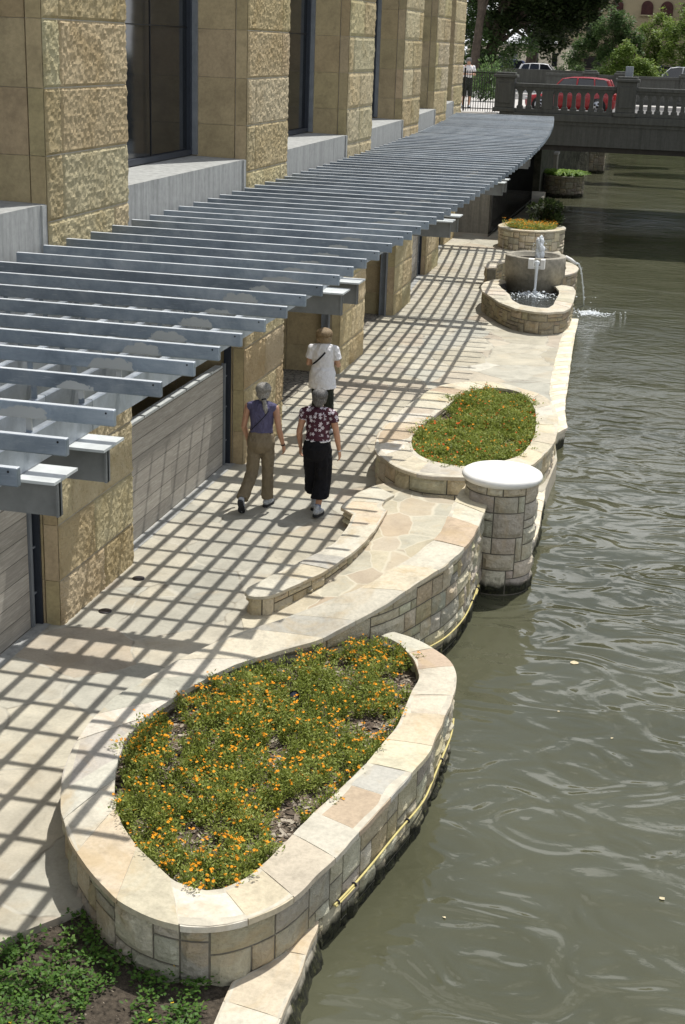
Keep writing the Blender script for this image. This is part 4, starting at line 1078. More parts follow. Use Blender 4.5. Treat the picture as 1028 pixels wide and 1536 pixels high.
for x, y in pts:
    bare = mnoise.noise(Vector((x*1.6+9, y*1.6, 7)))+.35*max(0, (x+2.1)/.5)*max(0, min(1, (y-19.0)/1.0))+.8*max(0, min(1, (-x-3.0)/.5))*max(0, min(1, (y-20.0)/.9))
    if bare > .42: continue
    mound = mnoise.noise(Vector((x*2.4, y*2.4, 31))); big = max(.6, 1.0+.7*mound); z = zsoil2(x, y); tn = .28*mnoise.noise(Vector((x*2.0, y*2.0, 19)))+.05
    cc = bush(b, (x, y, z), .13*big, .17*big, int(260*big), rnd, .040, .008, 0, tn)
    for k in range(rnd.choice([0, 1, 1, 2, 3, 4])):
        q = rnd.choice(cc); flower(b, Vector((x+q.x, y+q.y, z+q.z+.03)), rnd.uniform(.012, .020), 1 if rnd.random() < .55 else 2, rnd)
o = b.build('flowering_plants', [M['grassy'], M['redor'], M['orange']]); tag(o, 'green plants with small orange-red blooms filling the second oval planter', 'flowers', kind='stuff')
rnd = random.Random(23); b = MB()
for x, y in scatter([(q.x, q.y) for q in B3], 90, .12, rnd, .05):
    if y > 44.9: continue
    cc = bush(b, (x, y, .5), .17, .30, 130, rnd, .06, .011, 0, .25)
    for k in range(9): q = rnd.choice(cc); flower(b, Vector((x+q.x+rnd.gauss(0, .05), y+q.y, .5+q.z+.03)), .02, 1, rnd)
o = b.build('flowering_plants', [M['grassy'], M['orange']]); tag(o, 'yellow-orange flowers along the front of the planter past the fountain', 'flowers', kind='stuff')
def blobshrub(name, label, c, r, h, n, ls, mat, seed, cat='shrub', group=None):
    rn = random.Random(seed); t = thing(name, label, cat, c, group); b = MB()
    for k in range(7):
        a = rn.uniform(0, 2*PI); b.tube([Vector(c), Vector(c)+Vector((math.cos(a)*r*.3, math.sin(a)*r*.3, h*.5)), Vector(c)+Vector((math.cos(a)*r*.6, math.sin(a)*r*.6, h*.9))], [.02, .012, .005], 5)
    b.build('stem', M['bark'], t); b = MB(); bl = []
    for k in range(16):
        a = rn.uniform(0, 2*PI); q = rn.random()**.6; f = rn.uniform(.25, 1)
        bl.append((Vector((c[0]+math.cos(a)*r*q*.8, c[1]+math.sin(a)*r*q*.8, c[2]+h*f)), rn.uniform(.22, .42)*r))
    for i in range(n):
        q, br_ = rn.choice(bl); d = Vector((rn.gauss(0, 1), rn.gauss(0, 1), rn.gauss(0, 1))).normalized(); p = q+d*br_*rn.uniform(.5, 1.05)
        if p.z < c[2]: continue
        tt = min(1, max(0, rn.gauss(.5, .2))); leaf(b, p, d+Vector((0, 0, .3)), ls*rn.uniform(.6, 1.3), ls*.25, (tt, tt, tt), 0, rn)
    b.build('foliage', mat, t)
blobshrub('shrub', 'dark feathery shrub rising behind the yellow-orange flowers of the planter past the fountain', (-4.3, 45.2, .5), .52, .78, 2600, .11, M['tree_dk'], 5)
rnd = random.Random(24); b = MB()
for k in range(46):
    a = rnd.uniform(0, 2*PI); q = rnd.random()**.5*.62; c = Vector((-5.5+math.cos(a)*q, 65.0+math.sin(a)*q*1.2, .5))
    for j in range(26):
        aa = rnd.uniform(0, 2*PI); L = rnd.uniform(.25, .65); d = Vector((math.cos(aa), math.sin(aa), 0)); tt = min(1, max(0, rnd.gauss(.55, .22))); prev = None
        u = Vector((-d.y, d.x, 0))*.028; pp = [c+d*L*f+Vector((0, 0, L*(1.5*f-1.15*f*f))) for f in (0, .35, .7, 1)]
        for q0, q1 in zip(pp, pp[1:]): b.add([q0-u, q0+u, q1+u, q1-u], [(0, 1, 2, 3)], (tt, tt, tt))
o = b.build('fern_clump', M['fern']); tag(o, 'bright green ferns spilling over the planter beyond the bridge', 'ferns', kind='stuff')
# weeds in the near bed
rnd = random.Random(25); b = MB(); bp = [(q[0], q[1]) for q in bedp]
for k in range(3600):
    x, y = rnd.uniform(-6.2, -2.3), rnd.uniform(5.4, 8.6)
    if not inside((x, y), bp) or dist_edge((x, y), bp) < .10: continue
    dn = mnoise.noise(Vector((x*1.5, y*1.5, 5)))+.45*mnoise.noise(Vector((x*5, y*5, 1)))+.22*(7.9-y)
    if dn < -.12: continue
    h = rnd.uniform(.02, .09)
    for j in range(rnd.randint(7, 14)):
        a = rnd.uniform(0, 2*PI); q = rnd.uniform(0, .05); c = Vector((x+math.cos(a)*q, y+math.sin(a)*q, -.05+h*rnd.uniform(.3, 1))); tt = min(1, max(0, rnd.gauss(.45, .2)))
        leaf(b, c, Vector((math.cos(a), math.sin(a), rnd.uniform(-.1, .5))), rnd.uniform(.022, .045), rnd.uniform(.008, .014), (tt, tt, tt), 0, rnd)
    if rnd.random() < .012: flower(b, (x, y, -.05+h+.02), .012, 1, rnd)
for k in range(900):
    x, y = rnd.uniform(-6.2, -2.6), rnd.uniform(5.6, 8.8)
    if not inside((x, y), bp): continue
    s = rnd.uniform(.006, .018); g = rnd.choice([.35, .2, .5, .12]); a = rnd.uniform(0, PI); c = Vector((x, y, -.045+.02*mnoise.noise(Vector((x*2, y*2, 0)))))
    b.add([c+Vector((math.cos(a+t_)*s*(1 if i % 2 else .5), math.sin(a+t_)*s*.6, .004*i % .01)) for i, t_ in enumerate((0, 1.5, 3.1, 4.6))], [(0, 1, 2, 3)], (g, g*.85, g*.65), 2)
o = b.build('ground_weeds', [M['weed'], M['yellow'], M['chip']]); tag(o, 'leafy green weeds and litter on the dark soil in the near left corner', 'weeds', kind='stuff')
# ================================================================== bridge and stairs
YB = 47.5
bg = thing('concrete_bridge', 'old concrete road bridge with balustrades crossing the river beyond the pergola', 'bridge', (2, 54, 3))
b = MB(); b.box(-6.3, 30, YB+.35, 61.7, 3.55, 3.755); b.build('deck', M['asphalt'], bg)
b = MB(); b.box(-6.3, 30, YB+.5, YB+2.4, 3.757, 3.88); b.box(-6.3, 30, 59.4, 61.3, 3.757, 3.88); b.build('pavement', M['pave'], bg)
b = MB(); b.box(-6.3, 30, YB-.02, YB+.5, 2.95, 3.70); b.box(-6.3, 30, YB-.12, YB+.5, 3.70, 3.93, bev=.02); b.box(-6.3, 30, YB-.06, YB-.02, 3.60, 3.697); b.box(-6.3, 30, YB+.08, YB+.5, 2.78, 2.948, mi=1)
b.box(-6.3, 30, 61.2, 61.7, 2.9, 3.93)
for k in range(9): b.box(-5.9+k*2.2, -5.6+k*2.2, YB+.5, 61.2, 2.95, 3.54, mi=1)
b.build('girder', [M['bridge'], M['dark']], bg)
b = MB(); b.box(-11.5, -9.2, YB, 61.7, -.4, 3.54); b.box(11, 14, YB, 61.7, -1, 3.54); b.build('abutment', M['conc2'], bg)
pxs = [(742+775)/2, (923+958)/2, 1115, 1290, 1465]
PX = [PY(q, 140, YB+.15).x for q in pxs]
def pillar(x, y, w=.36):
    b = MB(); b.box(x-w, x+w, y-.16, y+.36, 3.93, 4.06, bev=.02); b.box(x-w+.05, x+w-.05, y-.12, y+.32, 4.06, 5.0, bev=.015)
    b.box(x-w+.14, x+w-.14, y-.145, y-.122, 4.2, 4.85, bev=.01)
    b.box(x-w-.03, x+w+.03, y-.19, y+.39, 5.0, 5.09, bev=.02); b.box(x-w+.04, x+w-.04, y-.12, y+.32, 5.09, 5.16, bev=.02); b.build('pillar', M['bridge'], bg)
for x in PX: pillar(x, YB)
for x in PX[1:2]: pillar(x-.9, 61.3, .3)
for x in PX: pillar(x+1.7, 61.3, .3)
b = MB(); b.box(PX[0]+.3, 30, YB-.04, YB+.26, 4.72, 4.84, bev=.015); b.box(PX[0]+.3, 30, YB-.0, YB+.22, 4.64, 4.72); b.build('hand_rail', M['bridge'], bg)
b = MB(); b.box(PX[0]+.3, 30, YB-.04, YB+.26, 3.93, 4.05, bev=.015); b.build('bottom_rail', M['bridge'], bg)
b = MB(); b.box(-6.3, 30, 61.3, 61.5, 3.93, 4.9); b.box(-6.3, 30, 61.25, 61.55, 4.9, 5.0); b.build('far_parapet', M['bridge'], bg)
def baluster_mesh():
    b = MB(); 
    def sec(z, w, d): return [(-w, -d, z), (w, -d, z), (w, d, z), (-w, d, z)]
    prof = [(4.05, .10, .10), (4.12, .10, .10), (4.16, .065, .07), (4.30, .062, .07), (4.50, .058, .07), (4.57, .075, .075), (4.62, .12, .08), (4.64, .16, .08)]
    vs = []
    for p in prof: vs += sec(*p)
    fs = []
    for i in range(len(prof)-1):
        for k in range(4): fs.append((i*4+k, i*4+(k+1) % 4, i*4+4+(k+1) % 4, i*4+4+k))
    b.add(vs, fs); return b
proto = None; cnt = 0
for a, c in zip(PX, PX[1:]):
    n = 11; 
    for k in range(n):
        x = a+.36+(c-a-.72)*(k+.5)/n
        if k == 3 and a == PX[0]:
            b = MB(); b.box(x-.16, x+.20, YB-.03, YB+.25, 4.05, 4.64, bev=.01); b.build('panel', M['bridge'], bg); continue
        if proto is None:
            proto = baluster_mesh().build('baluster', M['bridge'], bg, loc=(x, YB+.11, 0)); continue
        o = proto.copy(); COL.objects.link(o); o.parent = bg; o.location = Vector((x, YB+.11, 0))-Vector(bg.location)
# little grey cabinet standing on the parapet pillar
q = PX[1]; t = thing('metal_cabinet', 'small grey metal box standing behind the bridge pillar', 'box', (q, YB+.5, 3.98))
b = MB(); b.box(q-.12, q+.12, YB+.45, YB+.7, 4.9, 5.47, bev=.01); b.build('door', M['frame_lt'], t); b = MB(); b.tube([(q, YB+.58, 3.98), (q, YB+.58, 4.9)], .04, 8); b.build('post', M['frame_lt'], t)
# iron railing at the street edge, left of the bridge
xl, xr = PY(696, 140, YB).x, PY(744, 140, YB).x
t = thing('iron_fence', 'black iron picket fence at the street edge beside the bridge end pillar', 'fence', (xl, YB, 3.86))
b = MB(); b.box(xl, xr, YB+.0, YB+.03, 5.10, 5.13); b.box(xl, xr, YB, YB+.03, 3.98, 4.01); b.build('rail', M['black'], t)
for k in range(14):
    x = xl+(xr-xl)*k/13; b = MB(); b.tube([(x, YB+.015, 3.9), (x, YB+.015, 5.12+.06)], .011, 6); b.build('picket', M['black'], t)
b = MB(); b.box(xl-.02, xl+.03, YB-.01, YB+.04, 3.86, 5.25); b.build('post', M['black'], t)
t = thing('retaining_wall', 'concrete retaining wall with a pale ledge under the iron fence', 'wall', (-7, 47.3, 0))
b = MB(); b.box(-9.2, -6.32, 47.1, 47.38, 0, 3.78); b.build('wall', M['conc2'], t); b = MB(); b.box(-9.2, -6.32, 46.85, 47.42, 3.784, 3.9, bev=.02); b.build('coping', M['pave'], t)
# stairs under the bridge
t = thing('stone_stairs', 'shadowed concrete stairs climbing under the bridge at the end of the walkway', 'stairs', (-7.6, 50, 0))
for i in range(11):
    b = MB(); b.box(-9.15, -6.7, 49.5+i*.42, 50.0+i*.42, .003+i*.0, .165*(i+1), bev=.01); b.build('step', M['conc2'], t)
t = thing('iron_railing', 'tall dark railing of thin bars beside the stairs under the bridge', 'railing', (-6.4, 50, 0))
def rx(y): return -6.25+.28*math.sin((y-46)/9)-((y-46)/12)*.2
b = MB(); b.tube([(rx(y), y, 2.6) for y in np.linspace(46.3, 58, 14)], .03, 8); b.tube([(rx(y), y, .12) for y in np.linspace(46.3, 58, 14)], .02, 8); b.build('rail', M['black'], t)
for k in range(46):
    y = 46.3+k*.26; b = MB(); b.tube([(rx(y), y, 0), (rx(y), y, 2.6)], .013, 5); b.build('bar', M['black'], t)

# ================================================================== cars
def car(name, label, x, y, z, ang, paint, L=3.75, Hc=1.4, W=1.62, group=None):
    """compact hatchback, nose towards local -X"""
    t = thing(name, label, 'car', (x, y, z), group); t.rotation_euler = (0, 0, ang)
    def part(b, n, mats, par=t):
        o = b.build(n, mats); o.parent = par; o.location = (0, 0, 0); return o
    h = Hc
    # side profile stations: x, z_bottom, z_belt (body), half width
    st = [(-.50, .34, .52, .62), (-.485, .24, .62, .74), (-.44, .2, .66, .90), (-.34, .19, .70, .97), (-.22, .18, .76, 1.0), (-.1, .18, .80, 1.0), (.1, .18, .82, 1.0), (.3, .18, .84, 1.0), (.42, .2, .86, .97), (.48, .24, .84, .9), (.50, .34, .74, .8)]
    b = MB(); vs = []
    for sx, zb, zt, wf in st:
        w = W/2*wf; k = h/1.4
        vs += [(sx*L, -w*.9, zb*k), (sx*L, -w, (zb+.14)*k), (sx*L, -w, (zt-.12)*k), (sx*L, -w*.88, zt*k), (sx*L, w*.88, zt*k), (sx*L, w, (zt-.12)*k), (sx*L, w, (zb+.14)*k), (sx*L, w*.9, zb*k)]
    fs = []
    for i in range(len(st)-1):
        for j in range(8): fs.append((i*8+j, i*8+(j+1) % 8, i*8+8+(j+1) % 8, i*8+8+j))
    fs.append(tuple(range(8))); fs.append(tuple(len(vs)-8+j for j in range(8)))
    # roof and pillars
    k = h/1.4; zb = .80*k; zr = h
    top = [(-.09, zr-.06), (0.0, zr-.01), (.2, zr), (.36, zr-.04), (.405, zr-.09)]
    bot = (-.235, .47)
    b.add(vs, fs, smooth=False); 
    rv = []
    for sx, zz in top: rv += [(sx*L, -W*.36, zz-.03), (sx*L, -W*.32, zz), (sx*L, W*.32, zz), (sx*L, W*.36, zz-.03)]
    rf = []
    for i in range(4):
        for j in range(3): rf.append((i*4+j, i*4+j+1, i*4+5+j, i*4+4+j))
    b.add(rv, rf)
    def pil(a, c, w=.05):
        for s in (-1, 1): b.tube([(a[0]*L, s*W*.43, a[1]), (c[0]*L, s*W*.36, c[1])], w*.5, 5)
    pil((-.235, .78*k), (-.09, zr-.07), .06); pil((.06, .8*k), (.07, zr-.03), .07); pil((.27, .8*k), (.25, zr-.04), .06); pil((.47, .82*k), (.40, zr-.09), .13)
    o = part(b, 'body', paint)
    for p in o.data.polygons: p.use_smooth = True
    o.modifiers.new('bevel', 'BEVEL').width = .03
    g = MB(); zt = zr-.055
    g.add([(-.23*L, -W*.40, .79*k), (-.23*L, W*.40, .79*k), (-.095*L, W*.33, zt), (-.095*L, -W*.33, zt)], [(0, 1, 2, 3)])
    g.add([(.465*L, -W*.40, .83*k), (.465*L, W*.40, .83*k), (.40*L, W*.33, zt-.04), (.40*L, -W*.33, zt-.04)], [(0, 1, 2, 3)])
    part(g, 'windscreen', M['glass'])
    for s in (-1, 1):
        g = MB(); g.add([(-.215*L, s*W*.435, .79*k), (.055*L, s*W*.44, .81*k), (.065*L, s*W*.355, zt), (-.085*L, s*W*.355, zt-.02)], [(0, 1, 2, 3)])
        g.add([(.075*L, s*W*.44, .81*k), (.45*L, s*W*.43, .83*k), (.385*L, s*W*.355, zt-.03), (.08*L, s*W*.355, zt)], [(0, 1, 2, 3)])
        part(g, 'side_window', M['glass'])
        g = MB(); g.box(-.2*L-.05, -.2*L+.08, s*W*.49-.0+(-.08 if s < 0 else 0), s*W*.49+(.08 if s > 0 else 0), .82*k, .93*k, bev=.02); part(g, 'mirror', paint)
        g = MB(); g.box(-.495*L, -.46*L, s*W*.36-.14, s*W*.36+.14, .5*k, .60*k, bev=.02); part(g, 'headlight', M['rim'])
        g = MB(); g.box(.475*L, .503*L, s*W*.38-.1, s*W*.38+.1, .58*k, .80*k, bev=.02); part(g, 'tail_light', M['lampred'])
        for xx in (-.32, .31):
            g = MB(); a = [(xx*L, s*(W*.5-.19), .29), (xx*L, s*(W*.5+.012), .29)]; g.tube(a, .29, 24); w = part(g, 'wheel', M['tyre'])
            g = MB(); g.tube([(xx*L, s*(W*.5+.013), .29), (xx*L, s*(W*.5+.022), .29)], .19, 20)
            o = part(g, 'rim', M['rim'], w)
            g = MB()
            for q in range(5):
                a0 = q*2*PI/5; g.box(-.035, .035, .0, .01, .06, .15)
            g.tube([(xx*L, s*(W*.5+.023), .29), (xx*L, s*(W*.5+.026), .29)], .05, 10); part(g, 'hub', M['black'], w)
            for q in range(5):
                a0 = q*2*PI/5; g = MB(); g.tube([(xx*L+.11*math.cos(a0), s*(W*.5+.0225), .29+.11*math.sin(a0)), (xx*L+.11*math.cos(a0), s*(W*.5+.0245), .29+.11*math.sin(a0))], .038, 8); part(g, 'rim_slot', M['black'], w)
    return t
ca = PY(925, 150, 52.4).x; cb = PY(790, 150, 52.4).x
car('parked_car', 'red hatchback crossing the bridge, seen through the balustrade', (ca+cb)/2, 52.4, 3.76, 0, M['redcar'], L=ca-cb, Hc=1.27, W=1.55)
q = PY(816, 103, 92); car('parked_car', 'white car far off under the trees beyond the bridge', q.x, 92, 3.87, PI, M['whitecar'], L=3.2, Hc=1.25)
q = PY(748, 100, 93); car('parked_car', 'dark blue car in the shade of the big tree beyond the bridge', q.x, 93, 3.9, .1, M['bluecar'], L=3.8)
q = PY(985, 103, 86); car('parked_car', 'dark car at the far right beyond the bridge among the light green trees', q.x, 86, 3.9, 0, M['bluecar'], L=4)
q = PY(1017, 107, 80); car('parked_car', 'white car cut by the right edge of the view beyond the bridge', q.x, 80, 3.9, 0, M['whitecar'], L=4)

# ================================================================== far buildings
bx0, bx1 = PY(862, 60, 118).x, PY(1250, 60, 118).x
t = thing('tan_building', 'tan brick building with tall arched openings filled with dark red lattice, far behind the trees', 'building', (bx0, 118, 3.8))
b = MB(); b.box(bx0, bx1, 118, 135, 3.8, 20); b.box(bx0-.6, bx0+.9, 117.5, 118, 3.8, 20); b.box(PY(835, 60, 118).x, bx0, 119, 134, 3.8, 20); b.build('wall', M['tanbld'], t)
def arch(b, xc, w, z0, z1, y):
    n = 14; vs = [(xc-w, y, z0), (xc+w, y, z0)]+[(xc+w*math.cos(PI*k/n), y, z1-w+w*math.sin(PI*k/n)) for k in range(n+1)]
    vb = [(x_, y+.3, z_) for x_, _, z_ in vs]; m_ = len(vs)
    b.add(vs+vb, [tuple(range(m_))]+[(i, (i+1) % m_, m_+(i+1) % m_, m_+i) for i in range(m_)])
for pxc, hw, yt, yb in ((892, 9, -14, 44), (925, 8.5, -2, 40), (970.5, 8, 1, 22), (1000, 8.5, 2, 24), (1031, 8, 3, 25), (1062, 8, 4, 26)):
    xc = PY(pxc, 20, 117.9).x; b = MB(); arch(b, xc, hw*118/2100, PY(pxc, yb, 117.9).z, PY(pxc, yt, 117.9).z, 117.9)
    w = b.build('arched_window', M['lattice'], t)
    b = MB(); b.box(xc-.55, xc+.55, 117.75, 118.0, PY(pxc, yb, 117.9).z-.12, PY(pxc, yb, 117.9).z-.01); b.build('sill', M['tanbld'], w)
b = MB(); b.box(PY(868, 90, 117.8).x, PY(902, 90, 117.8).x, 117.78, 118.0, 3.9, PY(880, 84, 117.8).z); b.build('doorway', M['dark'], t)
b = MB(); b.box(PY(800, 80, 112).x, PY(872, 80, 112).x, 112, 118, PY(830, 83, 112).z, PY(830, 79.5, 112).z); b.build('canopy', M['dark'], t)
for q in (812, 866):
    b = MB(); x = PY(q, 90, 112.2).x; b.box(x-.06, x+.06, 112.1, 112.22, 3.8, PY(830, 83, 112).z); b.build('canopy_post', M['dark'], t)
t = thing('cream_building', 'low cream-walled building half hidden behind the big dark tree', 'building', (PY(800, 90, 106).x, 106, 3.8))
b = MB(); b.box(PY(700, 90, 106).x, PY(848, 90, 106).x, 106, 116, 3.8, PY(800, 71, 106).z); b.build('wall', M['creambld'], t)
b = MB(); b.box(PY(698, 70, 105.8).x, PY(850, 70, 105.8).x, 105.6, 116.2, PY(800, 71, 106).z, PY(800, 66, 106).z); b.build('roof', M['conc2'], t)
for q in (722, 752, 772, 803, 832):
    b = MB(); b.box(PY(q-4, 90, 105.9).x, PY(q+4, 90, 105.9).x, 105.92, 106, PY(q, 100, 106).z, PY(q, 80, 106).z); b.build('window', M['glass'], t)
t = thing('stone_wall', 'long low grey wall along the far side of the street', 'wall', (0, 74, 3.8))
b = MB(); b.box(PY(960, 100, 73).x, 30, 73, 73.5, 3.8, 4.75); b.build('wall', M['conc2'], t)
t = thing('stone_wall', 'low dark wall with planting on the far bank left of the light green trees', 'wall', (-6, 87.4, 3.8))
b = MB(); b.box(PY(735, 100, 87.5).x, PY(960, 100, 87.5).x, 87.2, 87.6, 3.8, 4.80); b.build('wall', M['bridge'], t)

# ================================================================== trees
def tree(label, x, y, z0, h, blobs, n, ls, mat, seed, trunk=((0, 0), (.3, .1)), tr=.22, group='trees beyond the bridge', droop=0.0, cat='tree'):
    rn = random.Random(seed); t = thing('tree', label, cat, (x, y, z0), group)
    b = MB(); base = Vector((x, y, z0)); lean = Vector((trunk[1][0], trunk[1][1], 0))
    tp = [base+lean*f*h*.3+Vector((math.sin(f*5+seed)*.08, 0, f*h*.62)) for f in (0, .08, .25, .5, .75, 1)]
    b.tube(tp, [tr*1.35, tr, tr*.85, tr*.7, tr*.45, tr*.2], 9)
    bl = []
    for (bx, by, bz, br_) in blobs:
        c = base+Vector((bx, by, bz)); bl.append((c, br_))
        s = tp[2].lerp(tp[4], rn.random()); mid = s.lerp(c, .5)+Vector((rn.gauss(0, .2), rn.gauss(0, .2), .15)); b.tube([s, mid, c], [tr*.36, tr*.22, tr*.06], 6)
    b.build('trunk', M['bark'], t)
    b = MB(); tot = sum(r_**2.2 for _, r_ in bl)
    for c, r_ in bl:
        k = int(n*r_**2.2/tot); sub = [(c+Vector((rn.gauss(0, 1), rn.gauss(0, 1), rn.gauss(0, .8))).normalized()*r_*rn.uniform(.35, 1.0), r_*rn.uniform(.16, .34), rn.gauss(0, .13)) for _ in range(26)]
        for i in range(k):
            q, rr_, dt = rn.choice(sub); d = Vector((rn.gauss(0, 1), rn.gauss(0, 1), rn.gauss(0, .8))); d.normalize(); p = q+d*rr_*rn.random()**.4*1.1
            p.z -= droop*rn.random()**2*r_; tt = min(1, max(0, .45+dt+rn.gauss(0, .16)))
            leaf(b, p, Vector((d.x, d.y, d.z*.5-droop)), ls*rn.uniform(.6, 1.4), ls*rn.uniform(.2, .4), (tt, tt, tt), 0, rn)
    b.build('crown', mat, t)
def blobset(rn, n, w, d, z0, z1, r):
    return [(rn.uniform(-w, w), rn.uniform(-d, d), rn.uniform(z0, z1), r*rn.uniform(.7, 1.25)) for _ in range(n)]
rn = random.Random(77)
# the big dark tree: leaning double trunk
q = PY(726, 110, 76); tree('big dark evergreen oak with a leaning trunk rising behind the iron fence', q.x, 76, 3.85, 13, [(1.2, 0, 5.0, 1.3), (2.4, 0, 4.6, 1.2), (3.6, .5, 4.4, 1.2), (4.6, 0, 5.2, 1.2), (.2, 0, 6.2, 1.5), (2.2, 1, 6.6, 1.8), (4.4, 0, 6.8, 1.6), (-.9, 0, 5.6, 1.2), (3.2, 0, 3.2, .7), (1.9, .4, 3.4, .6), (4.3, 0, 3.9, .8), (1, 2, 8.5, 2.4), (3.5, 2, 9, 2.4), (2.9, .6, 5.3, 1.0), (5.6, 0, 5.6, 1.1), (5.2, .5, 4.5, .8), (1.4, .5, 4.2, .8), (.4, .6, 5.2, 1.0), (-.6, 1, 4.4, .8), (6.3, 0, 6.4, 1.2), (1.0, -.4, 3.4, .8), (2.7, -.3, 4.0, .9), (3.9, -.3, 3.3, .7), (5.0, -.2, 3.7, .8), (1.8, -.5, 5.6, 1.1), (4.0, -.4, 5.8, 1.1), (3.4, -.5, 4.8, .9), (5.6, -.3, 5.0, .9)], 60000, .21, M['tree_dk'], 3, trunk=((0, 0), (.42, 0)), tr=.36)
q = PY(712, 110, 74); tree('slim brown-trunked tree hard against the corner of the building', q.x, 74, 3.85, 13, [(-.5, 0, 7, 1.6), (.8, 0, 7.5, 1.5), (-1.5, 1, 5.5, 1.2)], 6000, .2, M['tree_dk'], 4, trunk=((0, 0), (.08, 0)), tr=.26)
q = PY(712, 120, 74); tree('mid green bush-like tree seen between the trunks at the left', q.x-.6, 76, 3.85, 4, [(0, 0, 1.4, 1.1), (1.2, 0, 2.2, 1.0), (-1, 0, 2.4, 1.1), (2.4, 1, 1.9, .9), (.3, 0, 3.4, 1.2)], 9000, .17, M['tree_md'], 5, tr=.1)
q = PY(905, 120, 82); tree('blue-green rounded tree left of the light green ones, in front of the arched windows', q.x, 84, 3.85, 5, [(-1.4, 0, 2.2, .8), (-.6, 0, 3.0, 1.0), (.3, 0, 3.5, 1.0), (1.2, 0, 2.6, .9), (-.2, 0, 2.0, .9), (-1.9, 0, 1.5, .6)], 14000, .14, M['tree_md'], 6, tr=.12)
q = PY(938, 120, 72); tree('drooping light green tree in the middle behind the bridge pillar', q.x, 74, 3.85, 4, [(-.8, 0, 1.0, .75), (.2, 0, 1.5, .9), (-.3, 0, 2.1, .7), (1.0, 0, 1.2, .7), (-1.4, 0, .8, .5), (.5, 0, .7, .8)], 13000, .13, M['tree_lt'], 7, tr=.09, droop=.35)
q = PY(975, 120, 84); tree('tall wispy yellow-green tree beside the arched windows', q.x, 86, 3.85, 6, [(-.4, 0, 3.4, .7), (.3, 0, 4.0, .6), (.5, 0, 2.7, .9), (-.5, 0, 2.4, .8), (.9, 0, 3.3, .7), (-.1, 0, 1.6, .9)], 8000, .13, M['tree_lt'], 8, tr=.1)
q = PY(1022, 120, 80); tree('bright green spreading tree at the right edge of the view', q.x, 82, 3.85, 6, [(-.8, 0, 2.8, .9), (.3, 0, 3.4, 1.2), (1.4, 0, 3.0, 1.2), (-.4, 0, 1.9, 1.0), (.8, 0, 2.0, 1.1), (2.2, 0, 4.2, 1.5), (.6, 0, 4.4, 1.1)], 16000, .14, M['tree_lt'], 9, tr=.15)
q = PY(860, 120, 90); tree('small dark shrub-like tree below the dark canopy', q.x, 93, 3.85, 3, [(-1.2, 0, .7, .5), (0, 0, .9, .5), (1.2, 0, .7, .5)], 1800, .16, M['tree_md'], 10, tr=.06)
# taller trees further back, seen mirrored in the river
for i, (x, y, hh) in enumerate([(-2, 104, 13), (7, 100, 15), (15, 92, 16), (24, 85, 16), (22, 64, 14), (19, 40, 13)]):
    lab = ['tall dark tree close behind the big leaning oak', 'tall dark tree beyond the right end of the bridge', 'tall tree on the far right bank, furthest from the bridge', 'tall tree at the outer corner of the far right bank', 'tall tree on the right bank beside the bridge', 'tall tree on the right bank before the bridge'][i]
    if i == 0:
        x = PY(790, 100, 99).x; y = 99
    r0 = random.Random(100+i); tree(lab, x, y, 3.8 if y > 47 else .2, hh, blobset(r0, 12 if i else 22, 3.4 if i else 4.2, 2.5, hh*.35 if i else 2.8, hh*.9, 2.0 if i else 1.5), 5000 if i else 26000, .42 if i else .3, M['tree_md'] if i else M['tree_dk'], 20+i, tr=.4)
blobshrub('shrub', 'dark green bush with yellow flowers behind the iron fence', (PY(722, 130, 58).x, 58, 3.86), 1.0, 1.35, 1500, .14, M['tree_md'], 9)
blobshrub('shrub', 'low dark bush behind the first bridge pillar', (PY(748, 130, 66).x, 66, 3.86), .9, 1.2, 1100, .14, M['tree_dk'], 10)

# ================================================================== small things
def disc(name, label, x, y, cat, group=None, r=.07):
    t = thing(name, label, cat, (x, y, 0), group); b = MB(); b.lathe([(r*.62, .002), (r, .002), (r, .008), (r*.62, .008)], (x, y, 0), 24); b.build('ring', M['tin'], t)
    b = MB(); b.lathe([(0, .003), (r*.6, .0055)], (x, y, 0), 20); b.build('lens', M['lens'], t)
for (a, c), lb in zip(((208, 868), (158, 917)), ('round ground light set in the paving, further of the two by the first full pier', 'round ground light set in the paving at the near corner of the first full pier')):
    q = P(a, c); disc('ground_light', lb, q.x, q.y, 'ground light', 'ground lights let into the walkway')
q = P(447, 536); disc('ground_light', 'round ground light in the shaded entrance beside the woman in white', q.x, q.y, 'ground light', 'ground lights let into the walkway', .1)
q = P(441, 1044, .40); t = thing('spot_light', 'small dark spotlight poking out of the marigolds of the near planter', 'lamp', (q.x, q.y, .26))
b = MB(); d = Vector((.25, -.75, .45)).normalized(); b.tube([q-d*.05, q+d*.04], [.03, .045], 16); b.tube([q+d*.04, q+d*.065], [.047, .047], 16, cap=False); b.build('housing', M['tin'], t)
b = MB(); b.tube([q+d*.036, q+d*.042], .036, 16); b.build('lens', M['lens'], t); b = MB(); b.tube([q-d*.03, Vector((q.x, q.y, .24))], .01, 6); b.build('stake', M['black'], t)
q = P(221, 1107, .36); t = thing('plant_pot', 'small square brown pot with a seedling at the left corner of the near planter', 'pot', (q.x, q.y, .26))
b = MB(); s = .075
for a, c in (((-s, -s), (s, -s+.008)), ((-s, s-.008), (s, s)), ((-s, -s), (-s+.008, s)), ((s-.008, -s), (s, s))): b.box(q.x+a[0], q.x+c[0], q.y+a[1], q.y+c[1], .25, .37)
b.build('pot', M['pot'], t); b = MB(); b.box(q.x-s, q.x+s, q.y-s, q.y+s, .26, .345); b.build('compost', M['soil2'], t)
b = MB(); bush(b, (q.x, q.y, .34), .08, .12, 160, random.Random(2), .04, .006, 0, .2); b.build('seedling', M['grassy'], t)
